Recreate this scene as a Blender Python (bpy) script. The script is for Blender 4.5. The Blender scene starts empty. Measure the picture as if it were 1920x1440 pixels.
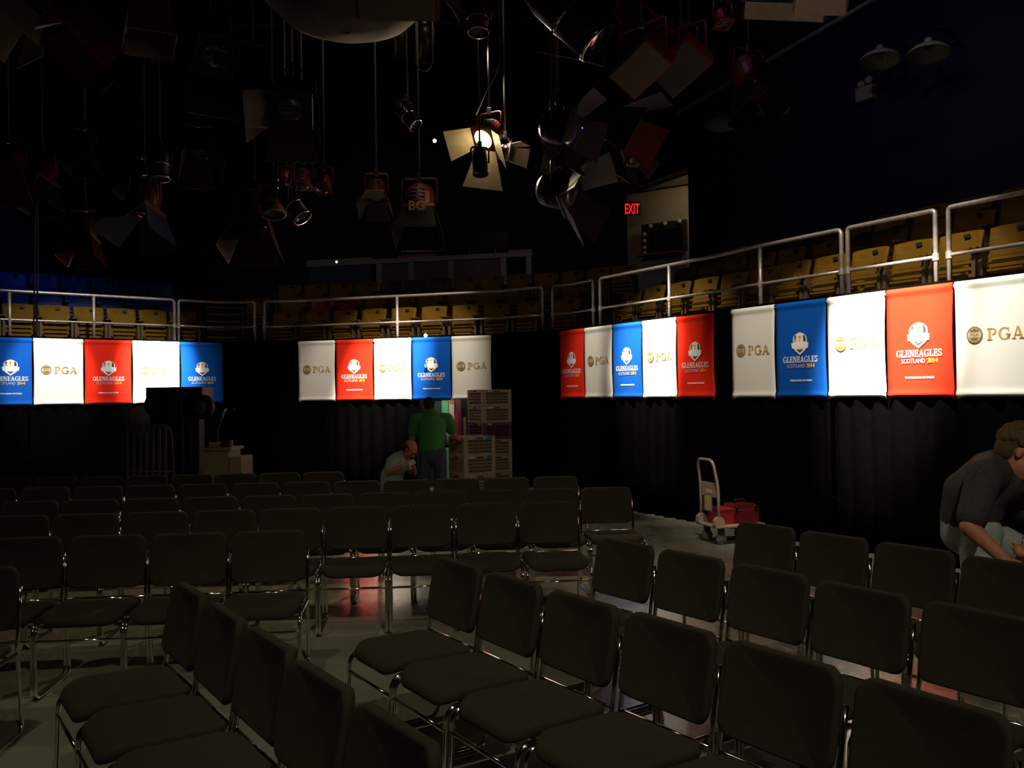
import bpy, bmesh, math, random
from mathutils import Vector, Matrix, Quaternion
random.seed(7)
SC = bpy.context.scene
COL = SC.collection
PI = math.pi

# ------------------------------------------------------------------ camera
F = 1680.0
CAMZ = 1.69
PITCH, ROLL = 0.01082, -0.01324
_cp, _sp, _cr, _sr = math.cos(PITCH), math.sin(PITCH), math.cos(ROLL), math.sin(ROLL)
FW = Vector((0, _cp, _sp)); _u0 = Vector((0, -_sp, _cp)); _x0 = Vector((1, 0, 0))
RX = _x0 * _cr + _u0 * _sr
UP = _u0 * _cr - _x0 * _sr
CAM = Vector((0, 0, CAMZ))
cd = bpy.data.cameras.new('camera')
cd.sensor_width = 36.0
cd.lens = 36.0 * F / 1920.0
cd.clip_end = 200
cam = bpy.data.objects.new('camera', cd)
COL.objects.link(cam)
M = Matrix.Identity(4)
for i in range(3):
    M[i][0] = RX[i]; M[i][1] = UP[i]; M[i][2] = -FW[i]; M[i][3] = CAM[i]
cam.matrix_world = M
SC.camera = cam

# ------------------------------------------------------------------ world, exposure
w = bpy.data.worlds.new('world'); SC.world = w
w.use_nodes = True
w.node_tree.nodes['Background'].inputs[0].default_value = (0.5, 0.62, 1.0, 1)
w.node_tree.nodes['Background'].inputs[1].default_value = 0.0006
SC.view_settings.view_transform = 'Standard'
SC.view_settings.look = 'None'
SC.view_settings.exposure = 0.0
SC.view_settings.gamma = 1.0
SC.view_settings.use_curve_mapping = False


def spot(name, loc, target, power, color=(1, .93, .8), size=25, blend=.6, radius=.06):
    l = bpy.data.lights.new(name, 'SPOT')
    l.energy = power; l.color = color
    l.spot_size = math.radians(size); l.spot_blend = blend
    l.shadow_soft_size = radius
    o = bpy.data.objects.new(name, l)
    o.location = loc
    o.rotation_euler = (Vector(target) - Vector(loc)).to_track_quat('-Z', 'Y').to_euler()
    COL.objects.link(o)
    return o


def arealight(name, loc, target, power, color, sx, sy):
    l = bpy.data.lights.new(name, 'AREA')
    l.shape = 'RECTANGLE'; l.size = sx; l.size_y = sy
    l.energy = power; l.color = color
    o = bpy.data.objects.new(name, l)
    o.location = loc
    o.rotation_euler = (Vector(target) - Vector(loc)).to_track_quat('-Z', 'Y').to_euler()
    COL.objects.link(o)
    return o


# spotlights of the rig aimed at the banners: (from, at, watts, cone, blend)
WARM = (1.0, .90, .74)
COOL = (1.0, .97, .88)
BANNER_SPOTS = [
    # left group
    ((-4.8, 11.9, 6.1), (-6.75, 14.75, 2.25), 800, 46, .7, COOL),
    ((-5.3, 11.7, 6.1), (-7.35, 14.3, 2.0), 2100, 17, .6, COOL),
    ((-4.0, 12.6, 6.1), (-6.05, 15.35, 2.2), 9500, 17, .9, COOL),
    # middle group
    ((-1.5, 12.3, 6.3), (-2.0, 15.4, 2.25), 950, 42, .6, WARM),
    ((-1.2, 12.5, 6.3), (-2.1, 15.4, 2.25), 10500, 20, .95, WARM),
    # right group, far half
    ((-.5, 11.2, 6.3), (1.65, 12.6, 2.4), 900, 40, .6, WARM),
    ((-.2, 11.0, 6.3), (1.88, 12.3, 2.25), 7500, 22, .95, WARM),
    # right group, near half
    ((1.6, 6.8, 6.6), (3.5, 9.3, 2.4), 1050, 42, .5, WARM),
    ((2.0, 6.3, 6.6), (3.78, 8.88, 2.28), 18000, 19, .9, WARM),
    ((2.2, 5.9, 6.6), (4.55, 7.45, 2.15), 2000, 22, .7, COOL),
]
for i, (a, b, p, s, bl, c) in enumerate(BANNER_SPOTS):
    spot('banner_spot', a, b, p, c, s, bl)
# unseen dim warm fill added for the chairs and floor, on no fixture
spot('chair_fill', (-2.6, 3.2, 7.4), (-2.0, 6.0, 0), 290, (1, .87, .62), 78, .7, .09)
spot('chair_fill', (1.2, -1.6, 6.8), (1.9, 4.6, .3), 760, (1, .89, .66), 66, .8, .09)
spot('tier_fill', (-1.0, 8.6, 8.1), (-1.6, 17.0, 3.9), 190, (1, .82, .58), 66, .8, .3)  # added fill for the middle seat rows, no lamp body
spot('tier_fill', (.4, 4.4, 8.1), (5.6, 10.2, 4.0), 230, (1, .82, .58), 58, .8, .3)  # second added fill, lifts the right-hand seat rows
spot('blue_wash', (-7.6, 12.4, 7.6), (-10.4, 16.6, 3.9), 90, (.10, .30, 1), 60, .9, .2)
spot('blue_wash', (1.0, 9.0, 8.1), (8.0, 11.5, 5.6), 45, (.25, .35, 1), 100, .9, .2)


# ------------------------------------------------------------------ pixel helpers (1920x1440 frame)
def ray(px, py):
    return FW + RX * ((px - 960) / F) - UP * ((py - 720) / F)


def at(px, py, d):
    r = ray(px, py)
    return CAM + r * (d / r.y)


def atz(px, py, z):
    r = ray(px, py)
    return CAM + r * ((z - CAMZ) / r.z)


# plan of the curtain ring, left to right
RING = [Vector(p) for p in [(-12.5, 10.1), (-7.92, 13.86), (-5.17, 16.1), (-3.95, 16.0), (-.33, 14.91), (.78, 14.15),
                            (2.55, 11.17), (2.67, 10.84), (4.43, 7.74), (7.9, 1.6)]]


def ring_off(o):
    pts = []
    n = len(RING)
    for i in range(n):
        t1 = (RING[i] - RING[i - 1]).normalized() if i > 0 else None
        t2 = (RING[i + 1] - RING[i]).normalized() if i < n - 1 else None
        if t1 is None: t1 = t2
        if t2 is None: t2 = t1
        n1 = Vector((-t1.y, t1.x)); n2 = Vector((-t2.y, t2.x))
        m = (n1 + n2).normalized()
        pts.append(RING[i] + m * (o / max(.5, m.dot(n1))))
    return pts


def ringhit(px, py, o):
    """point, tangent, outward normal where the view ray meets the ring offset by o"""
    P = ring_off(o)
    d = ray(px, py)
    best = None
    for i in range(len(P) - 1):
        a, b = P[i], P[i + 1]
        t = (b - a); n = Vector((-t.y, t.x))
        den = n.x * d.x + n.y * d.y
        if abs(den) < 1e-9: continue
        k = (n.x * a.x + n.y * a.y) / den
        if k <= 0: continue
        q = Vector((d.x * k, d.y * k))
        u = (q - a).dot(t) / t.length_squared
        lo = -9 if i == 0 else -1e-6
        hi = 9 if i == len(P) - 2 else 1 + 1e-6
        if lo <= u <= hi and (best is None or k < best[0]):
            best = (k, Vector((q.x, q.y, CAMZ + d.z * k)), t.normalized(), n.normalized(), i + u)
    return best[1], best[2], best[3], best[4]


def ring_arc(o):
    P = ring_off(o); L = [0.0]
    for i in range(len(P) - 1): L.append(L[-1] + (P[i + 1] - P[i]).length)
    return P, L


def ring_at(s, o):
    P, L = ring_arc(o)
    for i in range(len(P) - 1):
        if s <= L[i + 1] or i == len(P) - 2:
            t = (P[i + 1] - P[i]).normalized()
            q = P[i] + t * (s - L[i])
            return q, t, Vector((-t.y, t.x))


def arc_of(px, py, o):
    q, t, n, u = ringhit(px, py, o)
    P, L = ring_arc(o)
    i = int(max(0, min(len(P) - 2, math.floor(u))))
    return L[i] + (u - i) * (L[i + 1] - L[i])


# ------------------------------------------------------------------ materials
MATS = {}


def mat(name, col, rough=.6, metal=0.0, spec=.5, var=.12, scale=30, bump=0.0, emit=None, estr=0, trans=0, sheen=0, aniso=None):
    if name in MATS: return MATS[name]
    m = bpy.data.materials.new(name); m.use_nodes = True
    nt = m.node_tree; b = nt.nodes['Principled BSDF']
    b.inputs['Roughness'].default_value = rough
    b.inputs['Metallic'].default_value = metal
    b.inputs['Specular IOR Level'].default_value = spec
    if trans: b.inputs['Transmission Weight'].default_value = trans
    if sheen: b.inputs['Sheen Weight'].default_value = sheen
    tc = nt.nodes.new('ShaderNodeTexCoord')
    no = nt.nodes.new('ShaderNodeTexNoise'); no.inputs['Scale'].default_value = scale
    no.inputs['Detail'].default_value = 4
    nt.links.new(tc.outputs['Object'], no.inputs['Vector'])
    cr = nt.nodes.new('ShaderNodeValToRGB')
    cr.color_ramp.elements[0].position = .3; cr.color_ramp.elements[1].position = .7
    c0 = [max(0, c * (1 - var)) for c in col]; c1 = [min(1, c * (1 + var)) for c in col]
    cr.color_ramp.elements[0].color = (*c0, 1); cr.color_ramp.elements[1].color = (*c1, 1)
    nt.links.new(no.outputs['Fac'], cr.inputs['Fac'])
    nt.links.new(cr.outputs['Color'], b.inputs['Base Color'])
    if bump:
        bp = nt.nodes.new('ShaderNodeBump'); bp.inputs['Strength'].default_value = bump
        bp.inputs['Distance'].default_value = .005
        nt.links.new(no.outputs['Fac'], bp.inputs['Height'])
        nt.links.new(bp.outputs['Normal'], b.inputs['Normal'])
    if emit:
        b.inputs['Emission Color'].default_value = (*emit, 1)
        b.inputs['Emission Strength'].default_value = estr
    MATS[name] = m
    return m


M_FABRIC = mat('black_chair_fabric', (.027, .0235, .016), .95, 0, .15, .25, 350, .4)
M_CHROME = mat('chrome', (.80, .79, .75), .10, 1, .5, .05, 10)
M_RUBBER = mat('black_rubber', (.01, .01, .01), .7)
M_CURTAIN = mat('black_velour', (.0008, .0007, .0007), .95, 0, .02, .3, 14, .2)
M_STEEL = mat('galvanised_rail', (.42, .36, .33), .42, .6, .5, .2, 25, .1)
M_YELLOW = mat('yellow_seat_plastic', (.15, .076, .006), .65, 0, .1, .18, 8)
M_BLUE_SEAT = mat('blue_seat_plastic', (.01, .06, .30), .5, 0, .4, .18, 8)
M_RED_SEAT = mat('maroon_seat_plastic', (.16, .012, .01), .5, 0, .4, .18, 8)
M_SEATFRAME = mat('seat_standard_iron', (.10, .065, .03), .6, .2)
M_DARK = mat('dark_painted_steel', (.012, .011, .011), .5, .1, .4)
M_PLATE = mat('dark_number_plate', (.02, .015, .01), .4)
M_TIER = mat('dark_tier_concrete', (.035, .03, .028), .85, 0, .3, .25, 3)
M_NAVY = mat('navy_wall_paint', (.010, .014, .045), .85, 0, .25, .12, 2)
M_BLACKWALL = mat('black_wall_paint', (.006, .006, .008), .9, 0, .2, .2, 2)
M_BEIGE = mat('beige_wall_paint', (.42, .34, .24), .8, 0, .3, .08, 3)
M_RED_HOUSING = mat('red_lamp_housing', (.13, .012, .007), .42, .2, .5, .25, 12)
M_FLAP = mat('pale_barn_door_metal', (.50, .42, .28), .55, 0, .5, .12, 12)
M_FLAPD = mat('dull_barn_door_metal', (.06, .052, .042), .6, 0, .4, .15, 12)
M_FLAPBLUE = mat('blue_grey_barn_door', (.05, .07, .16), .6, 0)
M_BLACKMETAL = mat('black_lamp_housing', (.012, .012, .013), .4, .4)
M_LENS = mat('lamp_lens_glass', (.05, .05, .055), .08, 0, .8)
M_POLE = mat('grey_drop_pipe', (.055, .05, .048), .6, .2)
M_BROWNBOX = mat('off_white_lamp_trim', (.20, .175, .15), .5, .1)
M_SKIN = mat('skin', (.42, .17, .10), .55, 0, .4, .10, 40)
M_SKIN_RED = mat('ruddy_skin', (.42, .14, .09), .55, 0, .4, .10, 40)


def floor_material():
    m = bpy.data.materials.new('polished_concrete'); m.use_nodes = True
    nt = m.node_tree; b = nt.nodes['Principled BSDF']
    tc = nt.nodes.new('ShaderNodeTexCoord')
    n1 = nt.nodes.new('ShaderNodeTexNoise'); n1.inputs['Scale'].default_value = .9; n1.inputs['Detail'].default_value = 8
    n2 = nt.nodes.new('ShaderNodeTexNoise'); n2.inputs['Scale'].default_value = 3; n2.inputs['Detail'].default_value = 6
    nt.links.new(tc.outputs['Object'], n1.inputs['Vector']); nt.links.new(tc.outputs['Object'], n2.inputs['Vector'])
    cr = nt.nodes.new('ShaderNodeValToRGB')
    cr.color_ramp.elements[0].position = .3; cr.color_ramp.elements[1].position = .7
    cr.color_ramp.elements[0].color = (.13, .13, .098, 1); cr.color_ramp.elements[1].color = (.20, .20, .155, 1)
    nt.links.new(n1.outputs['Fac'], cr.inputs['Fac']); nt.links.new(cr.outputs['Color'], b.inputs['Base Color'])
    mr = nt.nodes.new('ShaderNodeMapRange')
    mr.inputs['To Min'].default_value = .22; mr.inputs['To Max'].default_value = .34
    nt.links.new(n2.outputs['Fac'], mr.inputs['Value']); nt.links.new(mr.outputs['Result'], b.inputs['Roughness'])
    bp = nt.nodes.new('ShaderNodeBump'); bp.inputs['Strength'].default_value = .05; bp.inputs['Distance'].default_value = .01
    nt.links.new(n1.outputs['Fac'], bp.inputs['Height']); nt.links.new(bp.outputs['Normal'], b.inputs['Normal'])
    return m


# ------------------------------------------------------------------ object helpers
def obj(name, bm, m, parent=None, smooth=False, loc=None):
    me = bpy.data.meshes.new(name)
    bmesh.ops.recalc_face_normals(bm, faces=bm.faces)
    bm.to_mesh(me); bm.free()
    if m is not None: me.materials.append(m)
    if smooth:
        for p in me.polygons: p.use_smooth = True
    o = bpy.data.objects.new(name, me)
    COL.objects.link(o)
    if parent is not None: o.parent = parent
    if loc is not None: o.location = loc
    return o


def thing(name, label, cat, loc=(0, 0, 0), rz=0.0, group=None):
    o = bpy.data.objects.new(name, None); COL.objects.link(o)
    o.empty_display_size = .1
    o.location = loc; o.rotation_euler = (0, 0, rz)
    return tag(o, label, cat, group)


def tag(o, label, cat, group=None):
    o['label'] = label; o['category'] = cat
    if group: o['group'] = group
    return o


def struct(name, bm, m):
    o = obj(name, bm, m); o['kind'] = 'structure'
    return o


def dup(root, loc, rz, label, group=None, mats=None):
    r = root.copy(); COL.objects.link(r); r.location = loc; r.rotation_euler = (0, 0, rz)
    r['label'] = label
    if group: r['group'] = group
    for ch in list(root.children):
        c = ch.copy(); COL.objects.link(c); c.parent = r
        for g in list(ch.children):
            d = g.copy(); COL.objects.link(d); d.parent = c
    return r


def box(bm, c, s, mx=None, bevel=0):
    c = Vector(c)
    r = bmesh.ops.create_cube(bm, size=1.0)
    vs = r['verts']
    for v in vs:
        v.co = Vector((v.co.x * s[0], v.co.y * s[1], v.co.z * s[2]))
    if bevel:
        es = list({e for v in vs for e in v.link_edges})
        rb = bmesh.ops.bevel(bm, geom=es, offset=bevel, segments=2, affect='EDGES', profile=.5)
        vs = list({v for f in rb['faces'] for v in f.verts} | {v for v in vs if v.is_valid})
    for v in vs:
        v.co = v.co + c
    if mx is not None:
        for v in vs: v.co = mx @ v.co
    return vs


def nb(): return bmesh.new()


def boxo(name, c, s, m, parent=None, bevel=0, rz=0):
    bm = nb(); box(bm, (0, 0, 0), s, Matrix.Rotation(rz, 4, 'Z') if rz else None, bevel)
    o = obj(name, bm, m, parent); o.location = c
    return o


def tube(bm, pts, r, seg=8, closed=False, radii=None):
    """tube through points (already smooth)"""
    pts = [Vector(p) for p in pts]; n = len(pts); rings = []
    up = Vector((0, 0, 1)); prevn = None
    for i, p in enumerate(pts):
        if closed:
            t = (pts[(i + 1) % n] - pts[i - 1]).normalized()
        else:
            a = pts[max(0, i - 1)]; b = pts[min(n - 1, i + 1)]
            t = (b - a).normalized()
        if prevn is None:
            nrm = t.orthogonal().normalized()
        else:
            nrm = (prevn - t * prevn.dot(t))
            nrm = nrm.normalized() if nrm.length > 1e-6 else t.orthogonal().normalized()
        prevn = nrm
        bn = t.cross(nrm)
        rr = radii[i] if radii else r
        rings.append([bm.verts.new(p + (nrm * math.cos(2 * PI * k / seg) + bn * math.sin(2 * PI * k / seg)) * rr) for k in range(seg)])
    m = n if closed else n - 1
    for i in range(m):
        A = rings[i]; B = rings[(i + 1) % n]
        for k in range(seg):
            bm.faces.new((A[k], A[(k + 1) % seg], B[(k + 1) % seg], B[k]))
    if not closed:
        bm.faces.new(rings[0][::-1]); bm.faces.new(rings[-1])


def fillet(pts, r, n=5):
    pts = [Vector(p) for p in pts]; out = [pts[0]]
    for i in range(1, len(pts) - 1):
        p = pts[i]; a = pts[i - 1] - p; b = pts[i + 1] - p
        rr = min(r, a.length * .48, b.length * .48)
        A = p + a.normalized() * rr; B = p + b.normalized() * rr
        for k in range(n + 1):
            t = k / n
            out.append(A * (1 - t) ** 2 + p * 2 * t * (1 - t) + B * t * t)
    out.append(pts[-1])
    return out


def cyl(bm, a, b, r, r2=None, seg=16):
    tube(bm, [a, b], r, seg, radii=[r, r if r2 is None else r2])


def lathe(bm, prof, seg=24, mx=None):
    """prof: list of (r,z)"""
    rings = []
    for r, z in prof:
        if r < 1e-5:
            rings.append([bm.verts.new((0, 0, z))])
        else:
            rings.append([bm.verts.new((r * math.cos(2 * PI * k / seg), r * math.sin(2 * PI * k / seg), z)) for k in range(seg)])
    for A, B in zip(rings[:-1], rings[1:]):
        for k in range(seg):
            k2 = (k + 1) % seg
            if len(A) == 1 and len(B) == 1: continue
            if len(A) == 1: bm.faces.new((A[0], B[k2], B[k]))
            elif len(B) == 1: bm.faces.new((A[k], A[k2], B[0]))
            else: bm.faces.new((A[k], A[k2], B[k2], B[k]))
    if mx is not None:
        for R_ in rings:
            for v in R_: v.co = mx @ v.co


def prism(bm, poly, y0, y1, mx=None):
    """poly in (x,z), extruded from y0 to y1"""
    A = [bm.verts.new((x, y0, z)) for x, z in poly]; B = [bm.verts.new((x, y1, z)) for x, z in poly]
    n = len(poly)
    bm.faces.new(A); bm.faces.new(B[::-1])
    for i in range(n):
        bm.faces.new((A[i], B[i], B[(i + 1) % n], A[(i + 1) % n]))
    if mx is not None:
        for v in A + B: v.co = mx @ v.co


ORD = ['first', 'second', 'third', 'fourth', 'fifth', 'sixth', 'seventh', 'eighth', 'ninth', 'tenth', 'eleventh', 'twelfth',
       'thirteenth', 'fourteenth', 'fifteenth', 'sixteenth', 'seventeenth', 'eighteenth', 'nineteenth', 'twentieth',
       'twenty-first', 'twenty-second', 'twenty-third', 'twenty-fourth', 'twenty-fifth', 'twenty-sixth', 'twenty-seventh', 'twenty-eighth']


def ordinal(i, where, n=None):
    if i == 0: return where + 'most' if False else 'at the ' + where + ' end'
    return ORD[i] + ' from the ' + where


# ================================================================== THE SETTING
bm = nb(); box(bm, (0, 6, -.05), (44, 44, .1))
fl = obj('floor', bm, floor_material()); fl['kind'] = 'structure'
bm = nb(); box(bm, (0, 6, 9.55), (44, 44, .1)); struct('ceiling', bm, M_BLACKWALL)


def wall_run(name, pts, z0, z1, m, th=.12):
    bm = nb()
    for a, b in zip(pts[:-1], pts[1:]):
        a = Vector(a); b = Vector(b); t = (b - a).normalized(); n = Vector((-t.y, t.x))
        q = [a, b, b + n * th, a + n * th]
        A = [bm.verts.new((p.x, p.y, z0)) for p in q]; B = [bm.verts.new((p.x, p.y, z1)) for p in q]
        bm.faces.new(A[::-1]); bm.faces.new(B)
        for i in range(4): bm.faces.new((A[i], A[(i + 1) % 4], B[(i + 1) % 4], B[i]))
    return struct(name, bm, m)


def xy(v): return Vector((v.x, v.y))


# right navy wall above the seats: begins at a vertical corner
WR = 3.75
pc, tcn, ncn, uc = ringhit(1291, 400, WR)
P = ring_off(WR)
i0 = int(math.floor(uc))
run = [xy(pc)] + [P[i] for i in range(i0 + 1, len(P))]
wall_run('wall_right', run, 0, 9.5, M_NAVY)
wall_run('wall_corner', [xy(pc) + xy(ncn) * 3.2 + xy(tcn)*.12, xy(pc) + xy(tcn)*.12], 0, 9.5, M_BLACKWALL)
# far wall
WB = 6.2
P = ring_off(WB)
pe, te, ne, ue = ringhit(1176, 400, WB)
i1 = int(math.floor(ue))
wall_run('wall_back', [P[i] for i in range(0, i1 + 1)] + [xy(pe)], 0, 9.5, M_NAVY)
# beige wall of the passage by the exit
px_, tx_, nx_, ux_ = ringhit(1330, 400, WB)
wall_run('wall_passage', [xy(pe), xy(px_)], 0, 6.30, M_BEIGE)
# low ceiling of the passage and the dark bulkhead above it
pq = xy(ringhit(1335, 400, 4.85)[0])
tri = [xy(pe), xy(px_), pq]
bm = nb()
lo = [bm.verts.new((v.x, v.y, 6.22)) for v in tri]; hi = [bm.verts.new((v.x, v.y, 6.30)) for v in tri]
bm.faces.new(lo); bm.faces.new(hi[::-1])
for i in range(3): bm.faces.new((lo[i], lo[(i + 1) % 3], hi[(i + 1) % 3], hi[i]))
struct('ceiling', bm, M_BEIGE)
wall_run('wall_bulkhead', [xy(pe), pq], 6.21, 9.5, M_BLACKWALL)
bm = nb()
for zz in (6.20,):
    a = xy(pe); b = xy(px_)
    c = (a + b) / 2
    ang = math.atan2((b - a).y, (b - a).x)
    box(bm, (0, -.015, 0), ((b - a).length, .03, .03), Matrix.Translation((c.x, c.y, zz)) @ Matrix.Rotation(ang, 4, 'Z'))
struct('trim_1', bm, M_BLACKWALL)
# near walls, behind and beside the photographer
wall_run('wall_near', [(10.5, -4.5), (-17, -4.5)], 0, 9.5, M_BLACKWALL)
wall_run('wall_left', [(-17, -4.5), (-17, 16)], 0, 9.5, M_BLACKWALL)


# ------------------------------------------------------------------ seating tiers (raked platform behind the curtain)
D0, RISE, RUN = 2.45, .37, .88
OPEN0, OPEN1 = arc_of(786, 760, 0), arc_of(884, 760, 0)


def ring_slab(bm, s0, s1, o0, o1, z0, z1, step=.8):
    n = max(1, int((s1 - s0) / step))
    prof = []
    # use ring arc of offset 0 as common parameter
    P0, L0 = ring_arc(0); Pa = ring_off(o0); Pb = ring_off(o1)
    def pt(Pq, s):
        for i in range(len(P0) - 1):
            if s <= L0[i + 1] or i == len(P0) - 2:
                u = (s - L0[i]) / (L0[i + 1] - L0[i])
                return Pq[i] + (Pq[i + 1] - Pq[i]) * u
    ss = sorted(set([s0, s1] + [x for x in L0 if s0 < x < s1]))
    prev = None
    for s in ss:
        a = pt(Pa, s); b = pt(Pb, s)
        ring = [bm.verts.new((a.x, a.y, z0)), bm.verts.new((b.x, b.y, z0)), bm.verts.new((b.x, b.y, z1)), bm.verts.new((a.x, a.y, z1))]
        if prev:
            for k in range(4): bm.faces.new((prev[k], prev[(k + 1) % 4], ring[(k + 1) % 4], ring[k]))
        else: bm.faces.new(ring[::-1])
        prev = ring
    bm.faces.new(prev)


_, L0 = ring_arc(0)
bm = nb()
for k in range(4):
    o0 = .12 if k == 0 else .30 + RUN * k
    o1 = min(3.70, .30 + RUN * (k + 1))
    ring_slab(bm, .05, L0[-1] - .05, o0, o1 - .001, D0 + RISE * k - .3, D0 + RISE * k)
tier = obj('seating_tier', bm, M_TIER)
tag(tier, 'dark stepped concrete platform carrying the arena seats behind the rail', 'platform')
ZTOP = D0 + RISE * 3

# ================================================================== CURTAINS
CT = 2.70


def curtain(s0, s1, z0, z1, label, amp=.045, wl=.23, seed=0):
    bm = nb(); rnd = random.Random(seed)
    n = max(8, int((s1 - s0) / wl * 8)); prev = None
    ph = rnd.random() * 6
    NZ = 6
    for i in range(n + 1):
        s = s0 + (s1 - s0) * i / n
        q, t, nn = ring_at(s, 0)
        col = []
        for k in range(NZ + 1):
            z = z0 + (z1 - z0) * k / NZ
            f = 1 - .45 * k / NZ
            o = -.0 + amp * f * (math.sin(s / wl * 2 * PI + ph + .5 * math.sin(s * 2.3 + ph)) + .35 * math.sin(s / wl * 3.1 + 2 * ph))
            p = q + nn * (o + .035)
            col.append(bm.verts.new((p.x, p.y, z)))
        if prev:
            for k in range(NZ): bm.faces.new((prev[k], col[k], col[k + 1], prev[k + 1]))
        prev = col
    o = obj('curtain', bm, M_CURTAIN, smooth=True)
    md = o.modifiers.new('thickness', 'SOLIDIFY'); md.thickness = .004
    tag(o, label, 'curtain')
    return o


def arcp(px): return arc_of(px, 760, 0)


cuts = [(.05, arcp(55), 'black pleated curtain hanging at the far left under the first blue banner'),
        (arcp(55), arcp(244), 'black pleated curtain under the left white and red banners, left of the rail cage'),
        (arcp(244), arcp(420), 'black pleated curtain behind the wheeled lift and the rail cage'),
        (arcp(420), arcp(556), 'bare black curtain in the gap between the left and middle banner groups'),
        (arcp(556), OPEN0, 'black pleated curtain left of the backstage opening, behind the crouching person'),
        (OPEN1, arcp(1046), 'black pleated curtain right of the backstage opening, behind the tall crate stack'),
        (arcp(1046), arcp(1200), 'black pleated curtain under the far red, white and blue banners right of centre'),
        (arcp(1200), arcp(1358), 'black pleated curtain behind the platform truck'),
        (arcp(1358), arcp(1556), 'black pleated curtain under the white and blue banners right of the platform truck'),
        (arcp(1556), arcp(1790), 'black pleated curtain under the orange-lit red banner'),
        (arcp(1790), L0[-1] - .1, 'black pleated curtain at the far right behind the bending person')]
for i, (a, b, lab) in enumerate(cuts):
    curtain(a + .003, b - .003, .01, CT, lab, seed=i, amp=.028 if i < 5 else .034)
curtain(OPEN0 + .003, OPEN1 - .003, 1.63, CT, 'short black curtain over the backstage opening', seed=77, amp=.010)

# ================================================================== LETTERING
def serif_glyphs():
    G = {}
    def arc(cx, cy, rx, ry, a0, a1, wv, wh, n=14):
        qs = []
        for i in range(n):
            pts = []
            for a in (a0 + (a1 - a0) * i / n, a0 + (a1 - a0) * (i + 1) / n):
                a_ = math.radians(a); c, s = math.cos(a_), math.sin(a_)
                pts.append(((cx + rx * c, cy + ry * s), (cx + (rx - wv) * c, cy + (ry - wh) * s)))
            qs.append([pts[0][0], pts[1][0], pts[1][1], pts[0][1]])
        return qs
    def r(x0, y0, x1, y1): return [(x0, y0), (x1, y0), (x1, y1), (x0, y1)]
    G['L'] = (.76, [r(.12, 0, .31, 1), r(.02, 0, .74, .09), r(.02, .91, .42, 1), [(.60, 0), (.74, 0), (.74, .36), (.68, .36)]])
    G['E'] = (.80, [r(.12, 0, .31, 1), r(.02, 0, .76, .09), r(.02, .91, .74, 1), r(.3, .46, .56, .55), r(.52, .36, .60, .65),
                    [(.62, 0), (.76, 0), (.78, .32), (.71, .32)], [(.62, 1), (.74, 1), (.74, .70), (.67, .70)]])
    G['N'] = (.98, [r(.12, 0, .21, 1), r(.76, 0, .85, 1), [(.10, 1), (.32, 1), (.85, 0), (.70, 0)], r(.02, 0, .32, .08), r(.02, .92, .3, 1), r(.64, .92, .96, 1)])
    G['A'] = (.96, [[(.40, 1), (.49, 1), (.20, 0), (.11, 0)], [(.40, 1), (.56, 1), (.88, 0), (.66, 0)], r(.25, .28, .66, .37), r(.0, 0, .32, .08), r(.56, 0, .96, .08)])
    G['P'] = (.80, [r(.12, 0, .31, 1), r(.02, 0, .42, .09), r(.02, .91, .42, 1)] + arc(.40, .715, .34, .285, -90, 90, .18, .085))
    G['G'] = (.98, arc(.50, .5, .47, .52, 50, 345, .19, .10) + [r(.70, .05, .88, .44), r(.58, .38, .97, .47), [(.74, .98), (.83, .98), (.83, .66), (.77, .66)]])
    G['S'] = (.72, arc(.36, .745, .31, .265, 20, 250, .15, .10) + arc(.36, .265, .33, .275, -160, 70, .16, .10) + [
        [(.15, .62), (.42, .54), (.55, .44), (.22, .52)], r(.58, .7, .65, .98), r(.03, .02, .10, .32)])
    return G


GLY = serif_glyphs()


def serif_polys(text, x, y, h, track=.04, wscale=1.0):
    """returns polygons, text centred on x with baseline y"""
    W = sum(GLY[c][0] * wscale + track for c in text) * h
    cx = x - W / 2; out = []
    for c in text:
        wd, qs = GLY[c]
        for q in qs: out.append([(cx + px * h * wscale, y + py * h) for px, py in q])
        cx += (wd * wscale + track) * h
    return out, W


def polys_bm(polys, y, th=.0012):
    bm = nb()
    for p in polys: prism(bm, p, y, y - th)
    return bm


FONTCACHE = {}


def text_mesh(body, size, bold=0.0, shear=0):
    key = (body, round(size, 4), round(bold, 5))
    if key in FONTCACHE: return FONTCACHE[key]
    cu = bpy.data.curves.new('lettering', 'FONT')
    cu.body = body; cu.size = size; cu.align_x = 'CENTER'; cu.align_y = 'BOTTOM_BASELINE'
    cu.extrude = .0006; cu.offset = bold; cu.resolution_u = 4
    o = bpy.data.objects.new('t', cu); COL.objects.link(o)
    dg = bpy.context.evaluated_depsgraph_get()
    me = bpy.data.meshes.new_from_object(o.evaluated_get(dg))
    bpy.data.objects.remove(o); bpy.data.curves.remove(cu)
    me.transform(Matrix.Rotation(PI / 2, 4, 'X'))
    me.name = 'lettering'
    FONTCACHE[key] = me
    return me


def text_obj(name, body, size, loc, m, parent, bold=0.0, width=None):
    me = text_mesh(body, size, bold)
    if not me.materials: me = me.copy(); me.materials.append(m)
    elif me.materials[0] is not m: me = me.copy(); me.materials[0] = m
    o = bpy.data.objects.new(name, me); COL.objects.link(o); o.parent = parent; o.location = loc
    if width:
        xs = [v.co.x for v in me.vertices]
        o.scale.x = width / (max(xs) - min(xs))
    return o


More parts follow.
